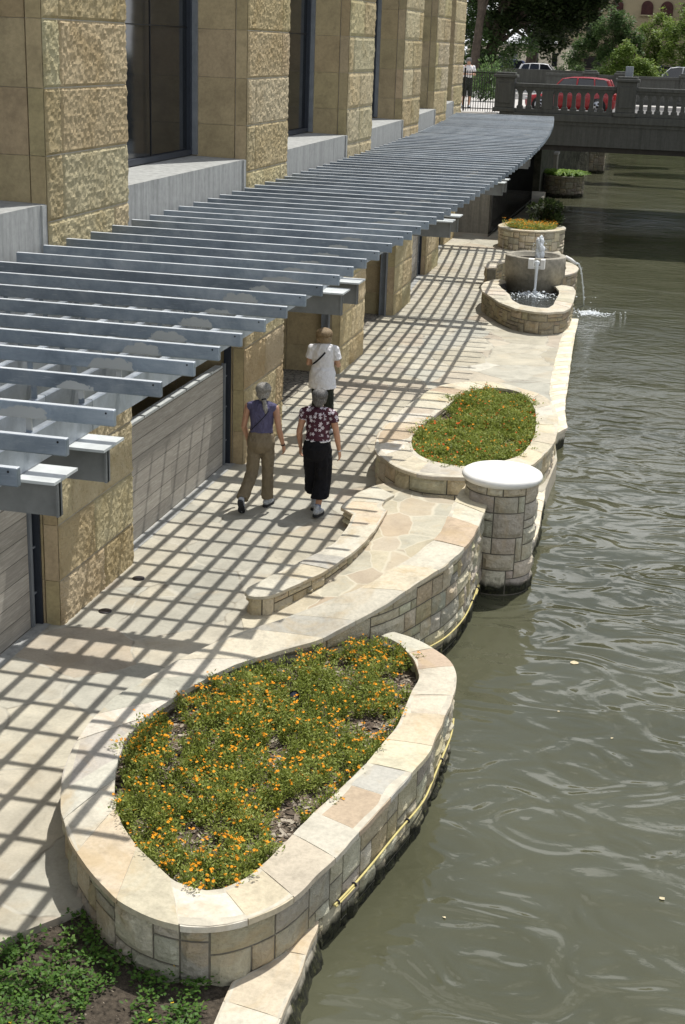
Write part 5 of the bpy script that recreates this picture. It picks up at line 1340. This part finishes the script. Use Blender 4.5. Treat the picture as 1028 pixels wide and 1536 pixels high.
for (a, c, s, lb) in ((861, 994, .045, 'pale leaf floating on the water right of the near planter'), (838, 1067, .015, 'tiny pale leaf floating below the larger floating leaf'), (993, 1348, .03, 'narrow twig-like leaf floating at the lower right'), (667, 1376, .015, 'tiny white petal floating close to the near planter wall'), (776, 627, .03, 'small leaf floating right of the fountain ledge end'), (918, 1107, .015, 'small green leaf floating at the right')):
    q = P(a, c, WATER+.006); b = MB(); rn = random.Random(a)
    vs = [(q.x+math.cos(k*PI/4)*s*rn.uniform(.6, 1.3), q.y+math.sin(k*PI/4)*s*rn.uniform(.5, 1.1), WATER+.004+rn.uniform(0, .008)) for k in range(8)]+[(q.x, q.y, WATER+.008)]
    b.add(vs, [(k, (k+1) % 8, 8) for k in range(8)]); tag(b.build('floating_leaf', M['leafy']), lb, 'leaf', 'leaves floating on the river')
# ================================================================== people
def cap_(b, p, q, r0, r1, n=12, flat0=False, flat1=False, sq=1.0):
    """tapered capsule from p to q"""
    p, q = Vector(p), Vector(q); d = (q-p); L = d.length; d = d/L; st = []
    if not flat0: st += [(p-d*r0*math.sin(a), r0*math.cos(a)) for a in (1.45, 1.1, .7, .35)]
    st += [(p, r0), (p.lerp(q, .33), r0+(r1-r0)*.33), (p.lerp(q, .66), r0+(r1-r0)*.66), (q, r1)]
    if not flat1: st += [(q+d*r1*math.sin(a), r1*math.cos(a)) for a in (.35, .7, 1.1, 1.45)]
    b.tube([s[0] for s in st], [max(.001, s[1]) for s in st], n)
def ell(b, c, r, rot=None):
    bm = bmesh.new(); bmesh.ops.create_uvsphere(bm, u_segments=20, v_segments=12, radius=1)
    M_ = Matrix.Translation(c) @ ((rot.to_4x4() if rot else Matrix.Identity(4))) @ Matrix.Diagonal((*r, 1))
    b.bm(bm, (.5, .5, .5), 0, True, M_)
def loft(b, rings, n=28, capend=True, wob=0, seed=0):
    """rings: (centre, rx, ry[, yaw]) ellipses"""
    vs = []; fs = []
    for ri, r in enumerate(rings):
        c, rx, ry = Vector(r[0]), r[1], r[2]
        for k in range(n):
            a = 2*PI*k/n; w_ = 1+wob*mnoise.noise(Vector((math.cos(a)*2.3+seed, math.sin(a)*2.3, c.z*6)))
            vs.append((c.x+rx*math.cos(a)*w_, c.y+ry*math.sin(a)*w_, c.z))
    for i in range(len(rings)-1):
        for k in range(n): fs.append((i*n+k, i*n+(k+1) % n, (i+1)*n+(k+1) % n, (i+1)*n+k))
    if capend: fs.append(tuple(range(n-1, -1, -1))); fs.append(tuple((len(rings)-1)*n+k for k in range(n)))
    b.add(vs, fs, (.5, .5, .5), 0, True)
TEX = {}
def folds(o, size, strength, stretch=None):
    k = round(size, 3)
    if k not in TEX:
        tx = bpy.data.textures.new('folds', 'CLOUDS'); tx.noise_scale = size; tx.noise_depth = 3; TEX[k] = tx
    d = o.modifiers.new('folds', 'DISPLACE'); d.texture = TEX[k]; d.strength = strength; d.mid_level = .5; d.texture_coords = 'GLOBAL'
    return o
def fuse(o, vox=.008, it=6, f=.6):
    m_ = o.modifiers.new('remesh', 'REMESH'); m_.mode = 'VOXEL'; m_.voxel_size = vox; m_.use_smooth_shade = True
    s_ = o.modifiers.new('smooth', 'SMOOTH'); s_.iterations = it; s_.factor = f
    n = o.name.split('.')[0]
    if n == 'hair': folds(o, .025, .020)
    elif n in ('blouse', 'top'): folds(o, .06, .018)
    elif n in ('tee_shirt', 'trousers', 'culottes'): folds(o, .075, .026)
    return o
def skin(name, col): 
    m, nt, b, o = NT(name); g = G(nt); v = g.coord(); c = g.ramp(g.noise(v, 12, 4), [(.3, tuple(x*.88 for x in col)), (.7, tuple(x*1.08 for x in col))])
    g.l(c, b.inputs['Base Color']); b.inputs['Roughness'].default_value = .5; b.inputs['Subsurface Weight'].default_value = .08; b.inputs['Subsurface Radius'].default_value = (.01, .004, .002); return m
def cloth(name, col, wr=.9, sc=(4, 4, 2), var=.12):
    m, nt, b, o = NT(name); g = G(nt); v = g.coord()
    c = g.ramp(g.noise(v, 9, 4), [(.3, tuple(x*(1-var) for x in col)), (.7, tuple(x*(1+var) for x in col))]); g.l(c, b.inputs['Base Color']); b.inputs['Roughness'].default_value = .85; b.inputs['Specular IOR Level'].default_value = .15
    n1 = g.bump(g.noise(g.coord(sc), 3.2, 4, .55, 1.2), wr, .05); g.l(g.bump(g.noise(v, 300, 2), .12, .002, n1), b.inputs['Normal']); return m
def floral():
    m, nt, b, o = NT('maroon_floral_fabric'); g = G(nt); v = g.coord((1, 1, 1))
    vo = g.n('ShaderNodeTexVoronoi'); vo.inputs['Scale'].default_value = 17; vo.inputs['Randomness'].default_value = .75; g.l(v, vo.inputs['Vector'])
    df = g.n('ShaderNodeVectorMath'); df.operation = 'SUBTRACT'; vs_ = g.n('ShaderNodeVectorMath'); vs_.operation = 'SCALE'; g.l(v, vs_.inputs[0]); vs_.inputs['Scale'].default_value = 17
    g.l(v, df.inputs[0]); g.l(vo.outputs['Position'], df.inputs[1]); s_ = g.sep(df.outputs[0])
    ang = g.math('ARCTAN2', s_[2], s_[0]); pet = g.math('MULTIPLY', g.math('COSINE', g.math('MULTIPLY', ang, 5)), .10)
    d = g.math('SUBTRACT', vo.outputs['Distance'], pet); f = g.math('LESS_THAN', d, .36)
    f2 = g.math('LESS_THAN', vo.outputs['Distance'], .08)
    c = g.mix(f, (.055, .010, .022), (.60, .55, .60)); c = g.mix(f2, c, (.30, .12, .2)); g.l(c, b.inputs['Base Color']); b.inputs['Roughness'].default_value = .8
    g.l(g.bump(g.noise(g.coord((5, 5, 3)), 3, 4, .5, 1), .4, .04), b.inputs['Normal']); return m
M['skin'] = skin('sunned_skin', (.46, .25, .155)); M['skin2'] = skin('fair_skin', (.50, .30, .20))
M['purple'] = cloth('purple_blue_cotton', (.105, .10, .175)); M['khaki'] = cloth('khaki_cotton', (.215, .175, .115)); M['whitetee'] = cloth('white_cotton', (.72, .72, .74), .55, var=.03)
M['blackcl'] = cloth('black_cotton', (.010, .010, .012), .6); M['darkgreen'] = cloth('dark_olive_cotton', (.03, .034, .026)); M['floral'] = floral()
M['belt'] = simple('leather_belt', (.02, .015, .012), .5, .1, 9, 0); M['shoe'] = simple('grey_trainer_mesh', (.38, .40, .42), .7, .45, 34, .4, 60, .004); M['sole'] = simple('dark_rubber_sole', (.03, .032, .035), .8, .3, 40, .5, 60, .004)
M['sock'] = simple('blue_grey_sock', (.16, .20, .32), .9, .1, 9, 0)
M['strap'] = simple('black_webbing', (.01, .01, .012), .7, .1, 9, 0)
def hairmat(name, c0, c1):
    m, nt, b, o = NT(name); g = G(nt); f = g.noise(g.coord((22, 22, 5)), 5, 5, .7, .6); g.l(g.ramp(f, [(.3, c0), (.7, c1)]), b.inputs['Base Color']); b.inputs['Roughness'].default_value = .45
    g.l(g.bump(g.noise(g.coord((26, 26, 4)), 6, 4, .7), .9, .012), b.inputs['Normal']); return m
def hell(b, c, r): ell(b, c, tuple(q*1.10 for q in r))
def locks(b, HH, n, seed, zlow=-.07, r=.0075, spread=1.0, front=.35):
    """many short tapered locks lying on the skull, from the crown down"""
    rn = random.Random(seed)
    for i in range(n):
        a = rn.uniform(-PI, PI); 
        if math.sin(a) > front and rn.random() < .8: a = -a
        pts = []; L = rn.uniform(.75, 1.05); st = rn.uniform(.1, .7)
        for k in range(5):
            ph = st+(1.75*L-st)*k/4; rr_ = math.sin(min(ph, 1.75)); z = .030+.094*math.cos(min(ph, 1.9))
            if z < zlow: z = zlow
            e = spread*(1+.02*rn.uniform(-1, 1)); aa = a+.12*math.sin(k*1.3+i)
            pts.append(HH((math.cos(aa)*.099*rr_*e, -.014+math.sin(aa)*.113*rr_*e, z*1.08+.006)))
        b.tube(pts, [r*.5, r, r*1.1, r*.9, r*.2], 6)
M['hair_grey'] = hairmat('silver_grey_hair', (.09, .085, .075), (.50, .48, .43)); M['hair_dark'] = hairmat('dark_grey_hair', (.03, .029, .028), (.26, .25, .235)); M['hair_brown'] = hairmat('light_brown_hair', (.07, .042, .020), (.46, .34, .19))

def hand(b, wr, d, side, palm_n, curl=.5, s=1.0):
    """wr wrist, d direction of the hand, palm_n normal out of the palm; five separate fingers"""
    d = Vector(d).normalized(); n = Vector(palm_n); n = (n-d*n.dot(d)).normalized(); u = d.cross(n).normalized()*side   # u towards the thumb
    wr = Vector(wr); c = wr+d*.045*s
    for q in (-.026, -.009, .009, .024):
        cap_(b, wr+d*.012*s+u*q*.7*s, wr+d*.082*s+u*q*s, .0135*s, .0115*s, 8)
    for q, L in ((.027, .066), (.009, .075), (-.009, .070), (-.026, .055)):
        p0 = wr+d*.082*s+u*q*s; a = curl*.5; d1 = (d*math.cos(a)+n*math.sin(a)); p1 = p0+d1*L*.45*s; a2 = curl*1.15; d2 = d*math.cos(a2)+n*math.sin(a2); p2 = p1+d2*L*.32*s; a3 = curl*1.6; d3 = d*math.cos(a3)+n*math.sin(a3); p3 = p2+d3*L*.24*s
        cap_(b, p0, p1, .0088*s, .0082*s, 8); cap_(b, p1, p2, .0082*s, .0076*s, 8); cap_(b, p2, p3, .0076*s, .0066*s, 8)
    t0 = wr+d*.026*s+u*.024*s; t1 = t0+(d*.6+u*.62+n*.35).normalized()*.036*s; t2 = t1+(d*.9+u*.15+n*.4).normalized()*.028*s
    cap_(b, t0, t1, .0125*s, .0098*s, 8); cap_(b, t1, t2, .0098*s, .0075*s, 8)

def foot(parent, ank, toe_dir, pitch, seed, s=1.0):
    """trainer: upper + sole. toe_dir horizontal, pitch>0 = heel raised"""
    a = Vector(ank); f = Vector((toe_dir[0], toe_dir[1], 0)).normalized(); side = Vector((-f.y, f.x, 0))
    up = Vector((0, 0, 1)); fd = (f*math.cos(pitch)-up*math.sin(pitch)); ud = (up*math.cos(pitch)+f*math.sin(pitch))
    def T(x, y, z): return a+side*x*s+fd*y*s+ud*z*s
    b = MB(); 
    cap_(b, T(0, -.045, -.035), T(0, .05, -.045), .042*s, .045*s, 14); cap_(b, T(0, .05, -.047), T(.0, .145, -.058), .044*s, .034*s, 14); cap_(b, T(0, -.02, .02), T(0, -.03, -.04), .040*s, .042*s, 14)
    u = fuse(b.build('shoe', M['shoe'], parent), .006, 4)
    b = MB(); vs = []; out = [(0, -.095), (.034, -.075), (.036, -.02), (.034, .03), (.048, .09), (.045, .14), (.022, .178), (-.005, .185), (-.034, .16), (-.046, .11), (-.037, .03), (-.037, -.02), (-.034, -.075)]
    for z in (-.098, -.066): vs += [T(x, y, z+(.012*max(0, y-.11)/.07)) for x, y in out]
    n_ = len(out); b.add(vs, [tuple(range(n_-1, -1, -1)), tuple(range(n_, 2*n_))]+[(i, (i+1) % n_, n_+(i+1) % n_, n_+i) for i in range(n_)]); b.build('sole', M['sole'], u)
    for y in (.02, .05, .08, .11):
        b = MB(); b.tube([T(-.028, y, .0-y*.33), T(0, y, .012-y*.33), T(.028, y, .0-y*.33)], .004*s, 5); b.build('lace', M['cap'], u)

def person(label, base, yaw, J, outfit, hair, skinm, arms, hd, group='women walking under the pergola'):
    """J: joint table in local space (facing +Y); returns the thing"""
    t = thing('person', label, 'person', base, group)
    Rz = Matrix.Rotation(yaw, 3, 'Z'); B = Vector(base)
    def W(p): return B+Rz @ Vector(p)
    def D(p): return Rz @ Vector(p)
    sh, el, wr_, hip, kn, an = J['sh'], J['el'], J['wr'], J['hip'], J['kn'], J['an']
    hc = Vector(J['head']); ch = Vector(J['chest']); pv = Vector(J['pelvis']); sc_ = J.get('w', 1.0)
    b = MB()
    # torso
    ell(b, W(ch), (.150*sc_, .105*sc_, .165)); ell(b, W(ch+Vector((0, .0, .085))), (.150*sc_, .085, .085)); ell(b, W(ch.lerp(pv, .55)), (.125*sc_, .098*sc_, .14)); ell(b, W(pv), (.158*sc_, .118*sc_, .125)); ell(b, W(pv+Vector((0, -.035, -.045))), (.135*sc_, .095*sc_, .095))
    nk = Vector((ch.x, ch.y-.005, ch.z+.15)); cap_(b, W(nk), W(hc+Vector((0, -.018, -.075))), .055, .048)
    cap_(b, W(nk), W(Vector(sh[0])*.75+nk*.25), .055, .05); cap_(b, W(nk), W(Vector(sh[1])*.75+nk*.25), .055, .05)
    # head with face
    ell(b, W(hc+Vector((0, 0, .018))), (.079, .097, .102)); ell(b, W(hc+Vector((0, .022, -.05))), (.055, .062, .062)); 
    f = J.get('look', 0)
    Rh = Matrix.Rotation(f, 3, 'Z')
    def HH(p): return W(hc+Rh @ Vector(p))
    ell(b, HH((0, .088, -.018)), (.013, .018, .022)); ell(b, HH((0, .078, -.062)), (.024, .010, .008)); ell(b, HH((0, .066, -.098)), (.024, .02, .016))
    for s in (-1, 1): ell(b, HH((s*.075, -.005, -.012)), (.010, .018, .030)); ell(b, HH((s*.03, .080, .008)), (.014, .010, .008)); ell(b, HH((s*.03, .078, .026)), (.018, .010, .006))
    for i, s in ((0, -1), (1, 1)):
        S, E_, Wr = Vector(sh[i]), Vector(el[i]), Vector(wr_[i])
        cap_(b, W(S), W(E_), .050*sc_, .037*sc_); cap_(b, W(E_), W(E_.lerp(Wr, .35)), .038*sc_, .037*sc_); cap_(b, W(E_.lerp(Wr, .3)), W(Wr), .037*sc_, .024)
        hdv = arms[i]; hand(b, W(Wr), D(hdv[0]), hdv[2], D(hdv[1]), hdv[3])
        Hp, K, A = Vector(hip[i]), Vector(kn[i]), Vector(an[i])
        cap_(b, W(Hp), W(K), .080*sc_, .052*sc_); cap_(b, W(K), W(K.lerp(A, .4)), .052*sc_, .052*sc_); cap_(b, W(K.lerp(A, .35)), W(A), .052*sc_, .034)
    o = b.build('body', skinm, t); fuse(o, .0058, 5, .55)
    outfit(t, W, D, J); hair(t, W, HH, hc)
    for i in (0, 1): foot(t, W(an[i]), D((J['toe'][i][0][0], J['toe'][i][0][1], 0)), J['toe'][i][1], i)
    return t
def trousers(t, W, J, mat, flare=1.0, ext=1.0, gap=.016, name='trousers', cut=None):
    b = MB(); sc_ = J.get('w', 1.0); pv = Vector(J['pelvis'])
    loft(b, [(W(pv+Vector((0, 0, .115))), .152*sc_, .124*sc_), (W(pv+Vector((0, -.008, .06))), .170*sc_, .142*sc_), (W(pv+Vector((0, -.024, 0))), .182*sc_, .158*sc_), (W(pv+Vector((0, -.024, -.06))), .182*sc_, .160*sc_), (W(pv+Vector((0, -.01, -.11))), .170*sc_, .145*sc_), (W(pv+Vector((0, -.02, -.155))), .12*sc_, .11*sc_)], 28)
    for i in (0, 1):
        Hp, K, A = Vector(J['hip'][i]), Vector(J['kn'][i]), Vector(J['an'][i]); A2_ = K.lerp(A, cut if cut else .97)
        cap_(b, W(Hp), W(K), .094*sc_, .076*sc_*flare, 18); cap_(b, W(K), W(K.lerp(A2_, .5)), .076*sc_*flare, .074*sc_*flare, 18); cap_(b, W(K.lerp(A2_, .45)), W(A2_), .074*sc_*flare, .074*sc_*flare*ext, 18, flat1=True)
    o = b.build(name, mat, t); fuse(o, .008, 5, .5); return o
def sleeve(b, W, S, E_, f, r0, r1): cap_(b, W(S), W(Vector(S).lerp(Vector(E_), f)), r0, r1, 18, flat1=True)
def strap(t, W, pts, r=.012, name='strap'):
    b = MB(); pp = chaikin([W(p) for p in pts], 2); vs = []; fs = []
    c = sum((q for q in pp), Vector())/len(pp)
    for i, q in enumerate(pp):
        d = (pp[min(i+1, len(pp)-1)]-pp[max(i-1, 0)]).normalized(); o_ = q-c; o_ = (o_-d*o_.dot(d)).normalized(); u = d.cross(o_).normalized()
        vs += [q-u*r+o_*.002, q+u*r+o_*.002, q+u*r-o_*.003, q-u*r-o_*.003]
    for i in range(len(pp)-1):
        for k in range(4): fs.append((i*4+k, i*4+(k+1) % 4, i*4+4+(k+1) % 4, i*4+4+k))
    b.add(vs, fs); return b.build(name, M['strap'], t)

# --- first woman: silver ponytail, sleeveless purple blouse, khaki trousers, mid-stride, left heel up
def out1(t, W, D, J):
    ch = Vector(J['chest']); pv = Vector(J['pelvis']); b = MB()
    loft(b, [(W(pv+Vector((0, -.004, .085))), .150, .120), (W(pv+Vector((0, 0, .13))), .152, .120), (W(ch.lerp(pv, .5)), .146, .118), (W(ch+Vector((0, 0, -.06))), .158, .122), (W(ch+Vector((0, 0, .03))), .165, .120), (W(ch+Vector((0, -.0, .10))), .160, .108), (W(ch+Vector((0, -.004, .145))), .115, .085), (W(ch+Vector((0, -.006, .175))), .066, .066)], 32, wob=.05, seed=2)
    for s in (0, 1): S = Vector(J['sh'][s]); ell(b, W(S*.86+Vector((0, 0, ch.z+.1))*.14), (.045, .062, .055))
    cap_(b, W(ch+Vector((0, -.005, .14))), W(Vector(J['sh'][0])*.84+Vector((0, 0, .222))), .070, .062); cap_(b, W(ch+Vector((0, -.005, .14))), W(Vector(J['sh'][1])*.84+Vector((0, 0, .222))), .070, .062)
    fuse(b.build('blouse', M['purple'], t), .007, 5, .5)
    tr = trousers(t, W, J, M['khaki'], 1.06, 1.05)
    b = MB(); loft(b, [(W(pv+Vector((0, -.003, .078))), .155, .124), (W(pv+Vector((0, -.003, .108))), .153, .122)], 32); b.build('belt', M['belt'], t)
    strap(t, W, [(-.145, -.02, .98), (-.11, -.115, 1.08), (0, -.128, 1.19), (.09, -.108, 1.30), (.125, -.06, 1.375), (.12, 0, 1.40)], .005)
    e = Vector(J['wr'][1]); d = (Vector(J['el'][1])-e).normalized(); b = MB(); b.tube([W(e+d*.008), W(e+d*.026)], .029, 14); b.build('wristwatch', M['belt'], t)
def hair1(t, W, HH, hc):
    b = MB(); hell(b, HH((0, -.016, .030)), (.086, .098, .094)); hell(b, HH((0, -.045, .0)), (.080, .065, .080)); hell(b, HH((.0, -.062, -.045)), (.055, .05, .05))
    cap_(b, HH((.01, -.085, -.055)), HH((.025, -.105, -.10)), .030, .030); cap_(b, HH((.025, -.105, -.10)), HH((.045, -.125, -.19)), .032, .030); cap_(b, HH((.045, -.125, -.19)), HH((.045, -.125, -.275)), .029, .010)
    fuse(b.build('hair', M['hair_grey'], t), .007, 4, .5); b = MB(); locks(b, HH, 130, 1, -.05, .006); b.build('hair_lock', M['hair_grey'], t)
    b = MB(); b.tube([HH((.012, -.088, -.062)), HH((.017, -.094, -.078))], .034, 14); b.build('hair_tie', M['strap'], t)
J1 = dict(head=(.01, .03, 1.545), chest=(0, .0, 1.26), pelvis=(0, -.01, .93), look=.12,
          sh=((-.185, -.0, 1.355), (.185, .0, 1.355)), el=((-.235, -.02, 1.09), (.245, -.05, 1.09)), wr=((-.215, .10, .885), (.285, .03, .86)),
          hip=((-.085, -.01, .88), (.085, -.01, .88)), kn=((-.105, -.07, .475), (.075, .06, .475)), an=((-.155, -.37, .195), (.075, .06, .10)), toe=(((-.08, 1), .95), ((.18, 1), 0)))
g1 = P(391, 760)
person('woman with a silver ponytail, sleeveless purple blouse and khaki trousers, left heel lifted in mid-stride', (g1.x, g1.y, 0), R(2), J1, out1, hair1, M['skin'], (((.0, .25, -1), (1, 0, 0), -1, .5), ((.12, .3, -1), (-1, .2, 0), 1, .7)), None)

# --- second woman: short grey hair, maroon flowered top, long black culottes
def out2(t, W, D, J):
    ch = Vector(J['chest']); pv = Vector(J['pelvis']); b = MB()
    loft(b, [(W(pv+Vector((0, -.004, .075))), .162, .128), (W(pv+Vector((0, 0, .13))), .158, .124), (W(ch.lerp(pv, .5)), .150, .120), (W(ch+Vector((0, 0, -.06))), .165, .124), (W(ch+Vector((0, 0, .03))), .172, .122), (W(ch+Vector((0, 0, .10))), .168, .110), (W(ch+Vector((0, -.004, .145))), .125, .088), (W(ch+Vector((0, -.006, .172))), .07, .07)], 32, wob=.03, seed=5)
    for s in (0, 1): sleeve(b, W, J['sh'][s], J['el'][s], .36, .066, .064)
    for s in (0, 1): cap_(b, W(ch+Vector((0, -.005, .135))), W(J['sh'][s]), .072, .068)
    fuse(b.build('top', M['floral'], t), .007, 4, .5)
    b = MB(); loft(b, [(W(pv+Vector((0, -.004, .062))), .166, .132), (W(pv+Vector((0, -.004, .078))), .165, .131)], 32); b.build('hem', M['whitetee'], t)
    b = MB()
    loft(b, [(W(pv+Vector((0, -.0, .10))), .152, .12), (W(pv+Vector((0, -.01, .04))), .172, .142), (W(pv+Vector((0, -.02, -.03))), .186, .156), (W(pv+Vector((0, -.01, -.14))), .184, .150), (W(pv+Vector((0, -.0, -.2))), .17, .13)], 32)
    for i in (0, 1):
        Hp, K, A = Vector(J['hip'][i]), Vector(J['kn'][i]), Vector(J['an'][i]); q = K.lerp(A, .62)
        loft(b, [(W(Hp+Vector((0, 0, .0))), .105, .125), (W(Hp.lerp(K, .5)), .110, .130), (W(K), .108, .125), (W(K.lerp(q, .5)), .112, .125), (W(q), .120, .130)], 28, wob=.14, seed=i*3+1)
    fuse(b.build('culottes', M['blackcl'], t), .008, 3, .5)
    for i in (0, 1):
        A = Vector(J['an'][i]); K = Vector(J['kn'][i]); b = MB(); cap_(b, W(A.lerp(K, -.05)), W(A.lerp(K, .10)), .040, .041, 16); b.build('sock', M['sock'], t)
    e = Vector(J['wr'][1]); d = (Vector(J['el'][1])-e).normalized(); b = MB(); b.tube([W(e+d*.008), W(e+d*.022)], .028, 14); b.build('bracelet', M['rim'], t)
def hair2(t, W, HH, hc):
    b = MB(); hell(b, HH((0, -.012, .034)), (.088, .100, .092)); hell(b, HH((0, -.045, -.005)), (.080, .062, .078)); hell(b, HH((0, -.055, -.06)), (.056, .045, .042)); hell(b, HH((-.055, -.01, -.01)), (.03, .055, .05)); hell(b, HH((.055, -.01, -.01)), (.03, .055, .05))
    fuse(b.build('hair', M['hair_dark'], t), .007, 4, .5); b = MB(); locks(b, HH, 150, 2, -.08, .007); b.build('hair_lock', M['hair_dark'], t)
J2 = dict(head=(.005, .03, 1.535), chest=(0, 0, 1.25), pelvis=(0, -.01, .93), w=1.06, look=-.03,
          sh=((-.19, 0, 1.345), (.19, 0, 1.345)), el=((-.245, -.03, 1.085), (.25, .0, 1.085)), wr=((-.25, .05, .86), (.275, .06, .85)),
          hip=((-.088, -.01, .88), (.088, -.01, .88)), kn=((-.085, .10, .49), (.085, .0, .48)), an=((-.06, .14, .10), (.07, -.17, .115)), toe=(((0, 1), 0), ((.12, 1), .06)))
g2 = P(474, 769)
wm2 = person('woman with short grey hair in a maroon flowered top and long black culottes', (g2.x, g2.y, 0), R(-2), J2, out2, hair2, M['skin'], (((.0, .2, -1), (1, 0, 0), -1, .8), ((.06, .25, -1), (-1, .1, 0), 1, .6)), None)
# --- third woman: light brown bob, white tee, dark trousers, forearms raised in front
def out3(t, W, D, J):
    ch = Vector(J['chest']); pv = Vector(J['pelvis']); b = MB()
    loft(b, [(W(pv+Vector((0, -.022, -.165))), .218, .200), (W(pv+Vector((0, -.020, -.05))), .215, .198), (W(pv+Vector((0, -.014, .03))), .208, .188), (W(pv+Vector((0, -.006, .13))), .190, .165), (W(ch.lerp(pv, .5)), .170, .138), (W(ch+Vector((0, 0, -.06))), .176, .135), (W(ch+Vector((0, 0, .03))), .182, .130), (W(ch+Vector((0, 0, .10))), .178, .115), (W(ch+Vector((0, -.004, .145))), .13, .09), (W(ch+Vector((0, -.006, .175))), .068, .068)], 32, wob=.05, seed=9)
    for s in (0, 1): sleeve(b, W, J['sh'][s], J['el'][s], .62, .070, .078)
    for s in (0, 1): cap_(b, W(ch+Vector((0, -.005, .135))), W(J['sh'][s]), .072, .068)
    fuse(b.build('tee_shirt', M['whitetee'], t), .007, 4, .5)
    trousers(t, W, J, M['darkgreen'], 1.0, 1.0)
    strap(t, W, [(-.165, .03, 1.09), (-.15, -.09, 1.13), (-.06, -.148, 1.21), (.03, -.135, 1.31), (.085, -.085, 1.39), (.10, -.01, 1.415), (.09, .06, 1.40)], .013)
    b = MB(); c = Vector((0, .34, 1.16)); q = W(c); b.box(q.x-.055, q.x+.055, q.y-.02, q.y+.02, q.z-.035, q.z+.035, bev=.006); o = b.build('camera', M['black'], t)
def hair3(t, W, HH, hc):
    b = MB(); hell(b, HH((0, -.012, .040)), (.104, .112, .098)); hell(b, HH((0, -.035, -.012)), (.112, .090, .080)); hell(b, HH((-.066, -.015, -.045)), (.050, .070, .052)); hell(b, HH((.066, -.015, -.045)), (.050, .070, .052)); hell(b, HH((0, -.055, -.06)), (.085, .055, .035))
    fuse(b.build('hair', M['hair_brown'], t), .007, 3, .5)
    b = MB(); locks(b, HH, 260, 3, -.085, .010, 1.24); b.build('hair_lock', M['hair_brown'], t)
J3 = dict(head=(0, .045, 1.545), chest=(0, .0, 1.27), pelvis=(0, -.01, .93), w=1.04, look=-.1,
          sh=((-.18, 0, 1.36), (.18, 0, 1.36)), el=((-.235, .02, 1.12), (.235, .02, 1.12)), wr=((-.11, .25, 1.14), (.11, .25, 1.14)),
          hip=((-.088, -.01, .88), (.088, -.01, .88)), kn=((-.09, .05, .48), (.10, .02, .48)), an=((-.08, .02, .10), (.12, -.06, .10)), toe=(((-.05, 1), 0), ((.25, 1), 0)))
g3 = P(482, 651)
person('woman with a light brown bob, white tee shirt and black shoulder strap, furthest along', (g3.x, g3.y, 0), R(4), J3, out3, hair3, M['skin2'], (((.75, .5, .1), (.3, .6, -.7), 1, 1.0), ((-.75, .5, .1), (-.3, .6, -.7), -1, 1.0)), None)
# --- far pedestrian on the street corner
def out4(t, W, D, J):
    ch = Vector(J['chest']); pv = Vector(J['pelvis']); b = MB()
    loft(b, [(W(pv+Vector((0, 0, .05))), .165, .13), (W(ch.lerp(pv, .5)), .158, .13), (W(ch+Vector((0, 0, .03))), .175, .125), (W(ch+Vector((0, 0, .12))), .15, .10), (W(ch+Vector((0, 0, .17))), .07, .07)], 20)
    for s in (0, 1): sleeve(b, W, J['sh'][s], J['el'][s], .6, .066, .07)
    fuse(b.build('tee_shirt', M['whitetee'], t), .012, 3, .5); trousers(t, W, J, M['darkgreen'], 1.05, 1.1, cut=.12, name='shorts')
q = PY(700, 150, 50.5)
person('pedestrian in a pale shirt and dark shorts on the street corner behind the iron fence', (q.x, 50.5, 3.87), R(200), J3, out4, hair2, M['skin'], (((.75, .5, .1), (.3, .6, -.7), 1, 1.0), ((-.75, .5, .1), (-.3, .6, -.7), -1, 1.0)), None, group=None)
# ================================================================== light, sky
w = bpy.data.worlds.new('World'); SC.world = w; w.use_nodes = True; nt = w.node_tree; nt.nodes.clear(); g = G(nt)
sky = nt.nodes.new('ShaderNodeTexSky'); sky.sky_type = 'NISHITA'; sky.sun_disc = False; sky.sun_elevation = R(67.6); sky.sun_rotation = R(22.4); sky.air_density = 1.0; sky.dust_density = 1.5
tc = nt.nodes.new('ShaderNodeTexCoord'); mp = nt.nodes.new('ShaderNodeMapping'); mp.inputs['Scale'].default_value = (1, 1, 2.2); nt.links.new(tc.outputs['Generated'], mp.inputs[0])
cl = g.noise(mp.outputs[0], 2.8, 7, .6, .3)
elev = g.sep(tc.outputs['Generated'])[2]
el = g.n('ShaderNodeMapRange'); el.inputs['From Min'].default_value = .12; el.inputs['From Max'].default_value = .62; el.inputs['To Min'].default_value = .13; el.inputs['To Max'].default_value = .008; g.l(elev, el.inputs['Value'])
cm = g.ramp(g.math('ADD', cl, el.outputs[0]), [(.515, 0.0), (.545, 1.0)])
cc = g.mix(g.math('MULTIPLY', cm, .85), sky.outputs[0], (15.5, 15.8, 16.3))
bgn = nt.nodes.new('ShaderNodeBackground'); bgn.inputs[1].default_value = .075; g.l(cc, bgn.inputs[0])
ow_ = nt.nodes.new('ShaderNodeOutputWorld'); nt.links.new(bgn.outputs[0], ow_.inputs[0])
sl = bpy.data.lights.new('sun', 'SUN'); sl.energy = 3.9; sl.angle = R(.53); sl.color = (1, .968, .91)
so = bpy.data.objects.new('sun', sl); COL.objects.link(so); so.location = (10, 20, 40)
so.rotation_euler = Vector((.157, .38, 1)).to_track_quat('Z', 'Y').to_euler()
SC.view_settings.view_transform = 'Standard'; SC.view_settings.look = 'None'; SC.view_settings.exposure = .28; SC.view_settings.gamma = 1; SC.view_settings.use_curve_mapping = False
SC.cycles.max_bounces = 6; SC.cycles.transparent_max_bounces = 8
